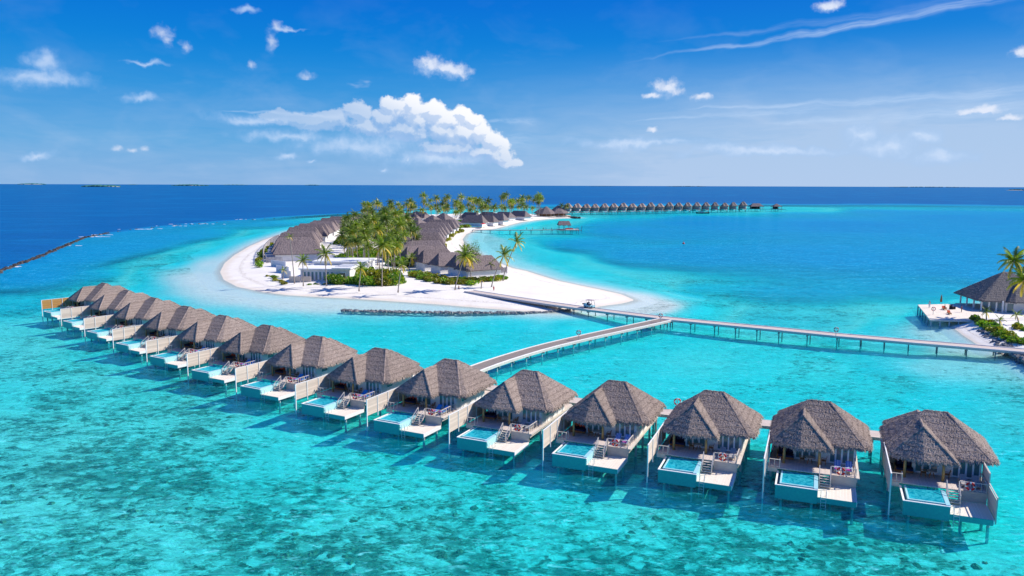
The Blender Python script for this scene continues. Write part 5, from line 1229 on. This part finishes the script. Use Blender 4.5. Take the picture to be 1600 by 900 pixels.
# round pavilions on the water
rp = simple_roof('roof', 24, 22, 4.2, 12.5, 1.0, .45, 95, ch=7.2)
for a, b, s, lab in ((873, 338.0, 1.0, 'right and larger of the two round thatched pavilions over the water'), (854, 338.3, .92, 'left of the two round thatched pavilions, behind the small palms'), (846, 335.5, .7, 'dark low thatched roof behind the two round pavilions')):
    p = at(a, b, 1.5); t_ = thing('round_pavilion', lab, 'pavilion', (p.x, p.y+10, 0)); t_.scale = (s,)*3; put('roof', rp, t_)
    MB().cyl(0, 0, 1.4, 1.8, 13, 24).build('deck', M_PLAT, t_)
    MB().cyl(0, 0, 1.81, 4.9, 7.5, 14).build('wall', M_TEAK, t_)
    for k in range(12):
        an = math.tau*k/12; MB().cyl(10*math.cos(an), 9.4*math.sin(an), 1.81, 4.6, .2, 6).build('column', M_WOODW, t_); q = put('pile', dpile_me, t_, loc=(11*math.cos(an), 11*math.sin(an), -3)); q.scale = (2, 2, 4.4)
# the far row of water villas
far_roof = roof_mesh('roof', villa_f, (-6.6, 6.6, -2.2, 14.6), ZE, .4, M_THATCH, rough=.05, ragged=.15, seed=33)[0]
far_roof2 = roof_mesh('roof', villa_f, (-6.6, 6.6, -2.2, 14.6), ZE, .4, M_THATCH, rough=.05, ragged=.15, seed=34)[0]
far_wall = MB().box(-5, 3.7, 2, 12, 1.6, 4.1).mesh('wall', M_SLAT); far_plat = MB().box(.2, 3.8, -6, -1.9, .9, 1.3).mesh('lower_platform', M_WHITE)
far_pool = MB().box(-4.2, -.1, -6, -2, .6, 1.8).mesh('pool', M_TILE); far_deck = MB().box(-5.4, 3.9, -1.9, 13, 1.6, 2.0).mesh('deck', M_PILE); far_screen = MB().box(-5.6, -5.4, -6, 11, .6, 4.2).mesh('privacy_wall', M_PILE)
ordn = 'first second third fourth fifth sixth seventh eighth ninth tenth eleventh twelfth thirteenth fourteenth fifteenth sixteenth seventeenth eighteenth nineteenth twentieth'.split()
for i in range(20):
    f_ = i/19; px_ = 886+f_*(1163-886); py_ = 334.2-f_*4.6
    p = at(px_, py_, 0); t_ = thing('water_villa', '%s far water villa counting from the left on the distant turquoise shallow' % ordn[i], 'villa', (p.x, p.y+7, 0), R(-18+random.uniform(-4, 4)), 'far row of thatched water villas'); t_.scale = (.98, 1.05, random.uniform(1.4, 1.6))
    put('roof', far_roof, t_); put('wall', far_wall, t_); put('lower_platform', far_plat, t_); put('pool', far_pool, t_); put('deck', far_deck, t_); put('privacy_wall', far_screen, t_)
    for x in (-4.5, 3.2):
        for y in (-5, 1, 11): q = put('pile', dpile_me, t_, loc=(x, y, -2)); q.scale = (1.6, 1.6, 3.6)
big_far = simple_roof('roof', 19, 12, 5.0, 9.5, 9, .45, 97); sm_far = simple_roof('roof', 13, 12, 5.0, 9.0, 1, .45, 98)
for a, m_, W, lab in ((1181, big_far, 8, 'long-roofed water pavilion just right of the far villa row'), (1213, sm_far, 5, 'lone small water pavilion at the right end of the far row')):
    p = at(a, 328.5, 0); t_ = thing('water_pavilion', lab, 'pavilion', (p.x, p.y, 0)); put('roof', m_, t_); MB().box(-W-2, W+2, -6, 6, 1.6, 2.0).build('deck', M_PILE, t_); MB().box(-W+1, W-3, -1, 4, 2.001, 5.4).build('wall', M_DARKIN, t_)
    for x in (-W, 0, W):
        for y in (-5, 5): MB().bar((x, y, 2.0), (x, y, 5.6), .35).build('post', M_PILE, t_); q = put('pile', dpile_me, t_, loc=(x, y, -2)); q.scale = (1.6, 1.6, 3.6)
boardwalk('far_boardwalk', 'far boardwalk linking the water villas and the two pavilions', [at(a, b, 2.0) for a, b in ((878, 332.3), (1000, 330.0), (1100, 327.6), (1165, 326.2), (1228, 327.0))], 2.5, 2.0, M_PILE, 14, dpile_me, kerb=False, edge=M_PILE)
# boat
p = at(1098, 333.4, 0); bt = thing('dhoni_boat', 'dark wooden boat with a small cabin moored before the far villas', 'boat', (p.x, p.y, 0), R(3))
V, F = [], []; ns = 12
for i in range(ns+1):
    f_ = i/ns; x = -8+16*f_; w_ = 1.9*math.sin(math.pi*min(1, max(0, f_*.92+.04)))**.6+.05; up = .9+1.5*abs(f_-.5)**2*4*.5
    V += [(x, -w_, up), (x, -w_*.7, .1), (x, 0, -.4), (x, w_*.7, .1), (x, w_, up)]
for i in range(ns):
    for k in range(4): a = i*5+k; F.append((a, a+5, a+6, a+1))
    a = i*5; F.append((a+4, a+9, a+5, a))
M_HULL = simple('dark_hull', (.035, .03, .03), (.06, .05, .045), 2, .5)
MB().add(V, F).build('hull', M_HULL, bt); MB().box(-3.2, .8, -1.2, 1.2, 1.0, 2.9).build('cabin', M_WHITE, bt); MB().box(-4, 3.5, -1.7, 1.7, 2.95, 3.1).build('canopy', M_HULL, bt)
for x in (1.6, 3.3):
    for y in (-1.5, 1.5): MB().bar((x, y, .9), (x, y, 2.95), .1).build('post', M_WOODW, bt)
for x in (-2.9, -1.6, -.3): MB().box(x, x+.8, -1.24, -1.201, 1.7, 2.5).build('window', M_GLASS, bt)
MB().box(3.6, 6.4, -.8, .8, 1.0, 1.4).build('seat', M_ORANGE, bt)

# ---------------------------------------------------------------- rocks and reef
M_ROCK = simple('dark_reef_rock', (0.03, 0.028, 0.03), (0.12, 0.10, 0.09), .9, .9, world_space=True)
M_ROCKG = simple('grey_stone', (0.10, 0.11, 0.12), (0.34, 0.33, 0.32), 1.2, .9, world_space=True)
M_FOAM = simple('sea_foam', (0.85, 0.88, 0.9), None, 2, .9)
def rocks(name, label, cat, px, n, r0, r1, wid, mtl, z0=-.3, z1=.3, parent=True, seed=2, rise=0.0):
    rg = random.Random(seed); P = resample([at(a, b, 0) for a, b in px], .5); o_ = P[0].copy(); mb = MB()
    for k in range(n):
        i = rg.randrange(len(P)-1); d = (P[i+1]-P[i]).normalized(); nn = Vector((-d.y, d.x, 0)); off = rg.gauss(0, wid)
        c = P[i]+nn*off-o_; c.z = rg.uniform(z0, z1)+rise; r_ = rg.uniform(r0, r1)
        st_ = len(mb.v); mb.ball(c, r_, 6, 4, rg.uniform(.8, 1.5), rg.uniform(.8, 1.3), rg.uniform(.5, .9))
        for q in range(st_, len(mb.v)): mb.v[q] = tuple(mb.v[q][j]+rg.uniform(-.16, .16)*r_ for j in range(3))
    t_ = thing(name, label, cat, (o_.x, o_.y, 0)); mb.build('stones', mtl, t_, kind='stuff'); return t_
rocks('breakwater', 'low stone breakwater lying across the shallows below the beach', 'breakwater', [(535, 485.5), (600, 487.5), (700, 489), (800, 489.5), (855, 488), (892, 485)], 900, .25, .55, .35, M_ROCKG, -.25, .15)
rocks('reef_rocks', 'dark rock ridge along the outer reef at the left', 'reef', [(-60, 446), (0, 425), (20, 416), (60, 402), (100, 385), (130, 372), (170, 364)], 900, .3, .9, .6, M_ROCK, -.6, .12, seed=4)
rocks('reef_rocks', 'broken far stretch of the reef ridge reaching toward the island', 'reef', [(172, 363.5), (240, 355), (320, 349), (400, 343), (480, 338), (545, 334.5)], 130, .3, .9, 1.6, M_ROCK, -.9, .1, seed=5)
rocks('spit_rocks', 'dark stone spit at the tip of the far beach', 'breakwater', [(868, 338.9), (885, 339.5), (902, 341.2)], 400, .6, 1.4, 1.0, M_ROCK, 0, .8, seed=6)
rocks('seawall', 'dark stone seawall holding the planted edge of the right shore', 'seawall', [(1518, 502), (1532, 516), (1553, 533), (1575, 548), (1592, 560), (1625, 580)], 1700, .22, .5, .7, M_ROCKG, -.3, 1.0, seed=7)
rg = random.Random(9); mb = MB()
for (a, b, n, sp) in ((150, 370, 14, 6), (158, 367, 8, 5), (108, 384, 4, 3), (225, 358, 14, 8), (278, 353, 6, 7), (310, 350, 12, 9), (25, 417, 4, 4), (380, 343, 6, 6)):
    c = at(a, b, 0)
    for k in range(n):
        x, y = c.x+rg.gauss(0, sp), c.y+rg.gauss(0, sp*.35); st_ = len(mb.v); mb.ball((x, y, .05), 1.0, 8, 4, rg.uniform(.6, 2.2), rg.uniform(.3, .8), .12)
mb.build('sea_foam', M_FOAM, kind='stuff')
# coral heads under the clear water of the foreground
rg = random.Random(12); mb = MB(); M_CORAL = simple('brown_coral', (0.07, 0.08, 0.05), (0.42, 0.36, 0.22), 1.6, .95, world_space=True)
for (a, b, n, sp) in ((490, 865, 60, 2.0), (460, 880, 40, 2.5), (560, 830, 26, 3), (150, 720, 30, 4), (60, 690, 20, 5), (330, 640, 20, 4), (130, 600, 16, 4), (715, 790, 22, 1.6), (920, 805, 30, 2.2), (985, 818, 18, 1.5), (1230, 852, 20, 1.5), (1310, 860, 16, 1.4), (1210, 868, 22, 2),
    (700, 860, 16, 2), (1060, 850, 18, 2), (30, 780, 16, 3), (240, 820, 12, 3), (380, 850, 22, 3), (300, 760, 16, 4), (860, 760, 12, 2), (1420, 870, 16, 2), (1500, 880, 14, 2)):
    c = at(a, b, -1.5)
    for k in range(n//2):
        r_ = rg.uniform(.15, .5); st_ = len(mb.v); mb.ball((c.x+rg.gauss(0, sp), c.y+rg.gauss(0, sp*1.2), -1.85+rg.uniform(-.2, .1)), r_, 8, 5, rg.uniform(.7, 1.6), rg.uniform(.7, 1.5), rg.uniform(.5, .9))
        for q in range(st_, len(mb.v)): mb.v[q] = tuple(mb.v[q][j]+rg.uniform(-.2, .2)*r_ for j in range(3))
mb.build('coral_heads', M_CORAL, kind='stuff')
# distant islands
M_FARG = simple('distant_forest', (0.02, 0.10, 0.11), (0.04, 0.15, 0.14), .02, .95, world_space=True); M_FARS = simple('distant_sand', (.62, .58, .45), None, .01, .9)
for i, (x0, x1, yb, h_, sand, lab) in enumerate(((28, 72, 287.6, 3.0, (32, 70), 'low far island at the left edge of the horizon'), (128, 187, 291.8, 5.5, (170, 191), 'nearest dark green island with a sandy right tip on the left horizon'), (200, 216, 288.3, 1.2, None, 'tiny islet right of the nearest green island'),
   (267, 326, 290.2, 4.0, (298, 316), 'green island, second largest on the left horizon'), (346, 388, 289.0, 1.8, None, 'thin island right of the second largest on the left'), (476, 500, 289.0, 2.2, None, 'small lone islet on the horizon above the reef end'),
   (1040, 1106, 290.9, 1.6, None, 'thin far island above the distant villa row'), (920, 962, 290.5, 1.0, None, 'faintest island left of the one above the villas'), (1386, 1512, 291.9, 1.6, None, 'long thin island on the right horizon'), (1576, 1602, 297.5, 3.2, (1568, 1600), 'island cut by the right edge of the frame'))):
    hy = HOR+(x0-800)*math.tan(ROLL); off = max(yb-hy, 1.15); p0, p1 = at(x0, hy+off, 0), at(x1, HOR+(x1-800)*math.tan(ROLL)+off, 0); yb = hy+off; c = (p0+p1)/2; D = c.length; L = (p1-p0).length; H = h_*0.55*D/FPX
    t_ = thing('island', lab, 'island', c, math.atan2((p1-p0).y, (p1-p0).x)); rg = np.random.default_rng(i+3); mb = MB(); n = max(24, int((x1-x0)*1.2))
    for k in range(n):
        f_ = (k+.5)/n; e = math.sin(math.pi*min(max(f_, .02), .98))**.35; hh = H*e*rg.uniform(.75, 1.08); mb.ball(((f_-.5)*L, rg.normal(0, L*.08), hh*.35), hh*.65, 7, 5, max(1.0, L/n/H*1.4), 2.5, 1.0)
    mb.build('forest', M_FARG, t_, kind='stuff')
    if sand:
        q0, q1 = [at(x_, HOR+(x_-800)*math.tan(ROLL)+off, 0) for x_ in sand]; s0 = (q0-c).dot((p1-p0).normalized()); s1 = (q1-c).dot((p1-p0).normalized())
        MB().ball(((s0+s1)/2, -L*.12, 0), (s1-s0)/2, 16, 6, 1, .35, .9*H*.28/((s1-s0)/2)).build('sand_strip', M_FARS, t_, True)

# ---------------------------------------------------------------- right shore: deck and pavilion
DZ = 1.45
D0, D1, D2, D3 = at(1434, 476, DZ), at(1453, 499.5, DZ), at(1540, 502, DZ), at(1528, 474, DZ)
dk = thing('sun_deck', 'pale timber sun deck on piles beside the right thatched pavilion', 'deck', (D1.x, D1.y, 0)); o_ = Vector((D1.x, D1.y, 0))
Q = [p-o_ for p in (D0, D1, D2, D3)]
MB().add([(q.x, q.y, DZ) for q in Q]+[(q.x, q.y, DZ-.35) for q in Q], [(3, 2, 1, 0)[::-1], (4, 5, 6, 7)[::-1], (0, 4, 5, 1), (1, 5, 6, 2), (2, 6, 7, 3), (3, 7, 4, 0)]).build('deck', M_PLAT, dk)
for a, b, n in ((Q[1], Q[2], 6), (Q[0], Q[1], 5)):
    for k in range(n):
        q = a.lerp(b, (k+.1)/n); r_ = put('pile', pile_me, dk, loc=(q.x+.2, q.y+.25, SEABED)); r_.scale = (1.3, 1.3, DZ-.36-SEABED)
PC = at(1566, 474, 3.6); rz = R(-9); 
pv = thing('thatched_pavilion', 'large dark thatched pavilion with white walls on the right shore', 'pavilion', (PC.x+5.6, PC.y+7.5, 1.2), rz)
fm_ = hip_fn(-9.6, 13, -8.2, 9, 2.9, 9.6, -1.2, .6, -.05, .05, 1.0); fw_ = hip_fn(-3.5, 15, -10.2, 2, 2.8, 7.2, .6, 9.5, -4.4, -3.6, 1.2)
def pav_f(X, Y): return np.maximum(fm_(X, Y), fw_(X, Y))
pr, ptop, pbe = roof_mesh('roof', pav_f, (-12, 15.5, -10.8, 9.6), 2.85, .22, M_DARKTHATCH, rough=.03, ragged=.08, seed=44); prf = put('roof', pr, pv)
put('thatch_fringe', tuft_mesh('thatch_fringe', pav_f, ptop, ptop[np.unique(pbe)], M_DARKTHATCH, 5000, 8, .3, .25, 900), prf, 'stuff')
MB().box(-3.5, 13, -8.0, -7.8, .05, 3.0).box(-3.5, -3.3, -7.79, 6, .05, 3.2).build('wall', M_WALLI, pv); MB().box(-3.0, -1.6, -8.06, -8.003, .1, 2.3).build('door', M_GLASS, pv); MB().box(5.2, 5.8, -8.06, -8.003, .9, 2.4).build('window', M_GLASS, pv)
MB().box(-9.5, 13, -8.5, 7, -.2, .04).build('floor', M_PLAT, pv)
for x, y in ((-8.6, -6.9), (-6.9, -7.1), (-5.3, -7.4), (-8.8, -3), (-8.9, 1), (-8.9, 5), (-4.2, -8.3), (3.4, -8.6), (9, -8.6)): MB().box(x-.16, x+.16, y-.16, y+.16, .05, 3.0).build('column', M_WHITE, pv)
umbrella(1470, 477, M_TEAK, 'closed brown umbrella standing on the right sun deck', 1.05, True); 
for (a, b, lab) in ((1475, 484, 'orange cushioned lounger near the closed umbrella on the sun deck'), (1483, 491, 'teak lounger closest to the near edge of the sun deck')):
    p = at(a, b, DZ); l_ = thing('deck_lounger', lab, 'sun lounger', p, R(75)); MB().box(-.9, .9, -.35, .35, .22, .34).build('frame', M_TEAK, l_); MB().box(-.9, .3, -.33, .33, .345, .45).build('mattress', M_TEAK, l_); MB().bar((.3, 0, .4), (.95, 0, .85), .66, .1).build('back_cushion', M_ORANGE, l_)
    for x in (-.8, .8):
        for y in (-.3, .3): MB().bar((x, y, 0), (x, y, .22), .07).build('leg', M_TEAK, l_)
p = at(1488, 483, DZ); c_ = thing('deck_armchair', 'black box armchair on the middle of the sun deck', 'armchair', p, R(20)); MB().box(-.55, .55, -.5, .5, 0, .45).build('seat', M_BLACK, c_); MB().box(-.55, .55, .35, .5, .451, 1.0).build('backrest', M_BLACK, c_); MB().box(-.55, -.4, -.5, .34, .451, .7).build('armrest', M_BLACK, c_); MB().box(.4, .55, -.5, .34, .451, .7).build('armrest', M_BLACK, c_)
person('person in blue seated in the black armchair on the sun deck', at(1488, 483, DZ)+Vector((0, .1, -.05)), R(20), BLUEC, (DARKC, True), 'sit', 1.7)
person('person in dark red standing beside the pavilion columns', at(1502, 488, DZ), R(60), (.25, .04, .05), (DARKC, True), 'stand', 1.75)
person('person in white with a pink hat at the far left of the sun deck', at(1452, 481, DZ), R(-40), WHITEC, (WHITEC, True), 'stand', 1.85, hat=(.7, .1, .25))
person('person in red lounging upright beside the closed umbrella', at(1476, 484, DZ)+Vector((0, 0, .1)), R(75), (.5, .12, .05), ((.3, .1, .05), False), 'sit', 1.65)
person('person in red swimwear standing on the beach beside the leaning palm', at(771.5, 455, 1.1), R(30), REDC, (REDC, False), 'stand', 1.7)
person('person in pale red walking on the sand near the big palm', at(717, 454, 1.1), R(-50), (.55, .2, .18), (DARKC, False), 'walk', 1.7)
p = at(1068, 381, 0); by = thing('marker_buoy', 'tiny red marker buoy floating in the middle of the bay', 'buoy', p); MB().ball((0, 0, .1), .7, 10, 6).build('float', M_RED, by, True); MB().cyl(0, 0, .7, 1.5, .08, 6).build('top_mark', M_RED, by)
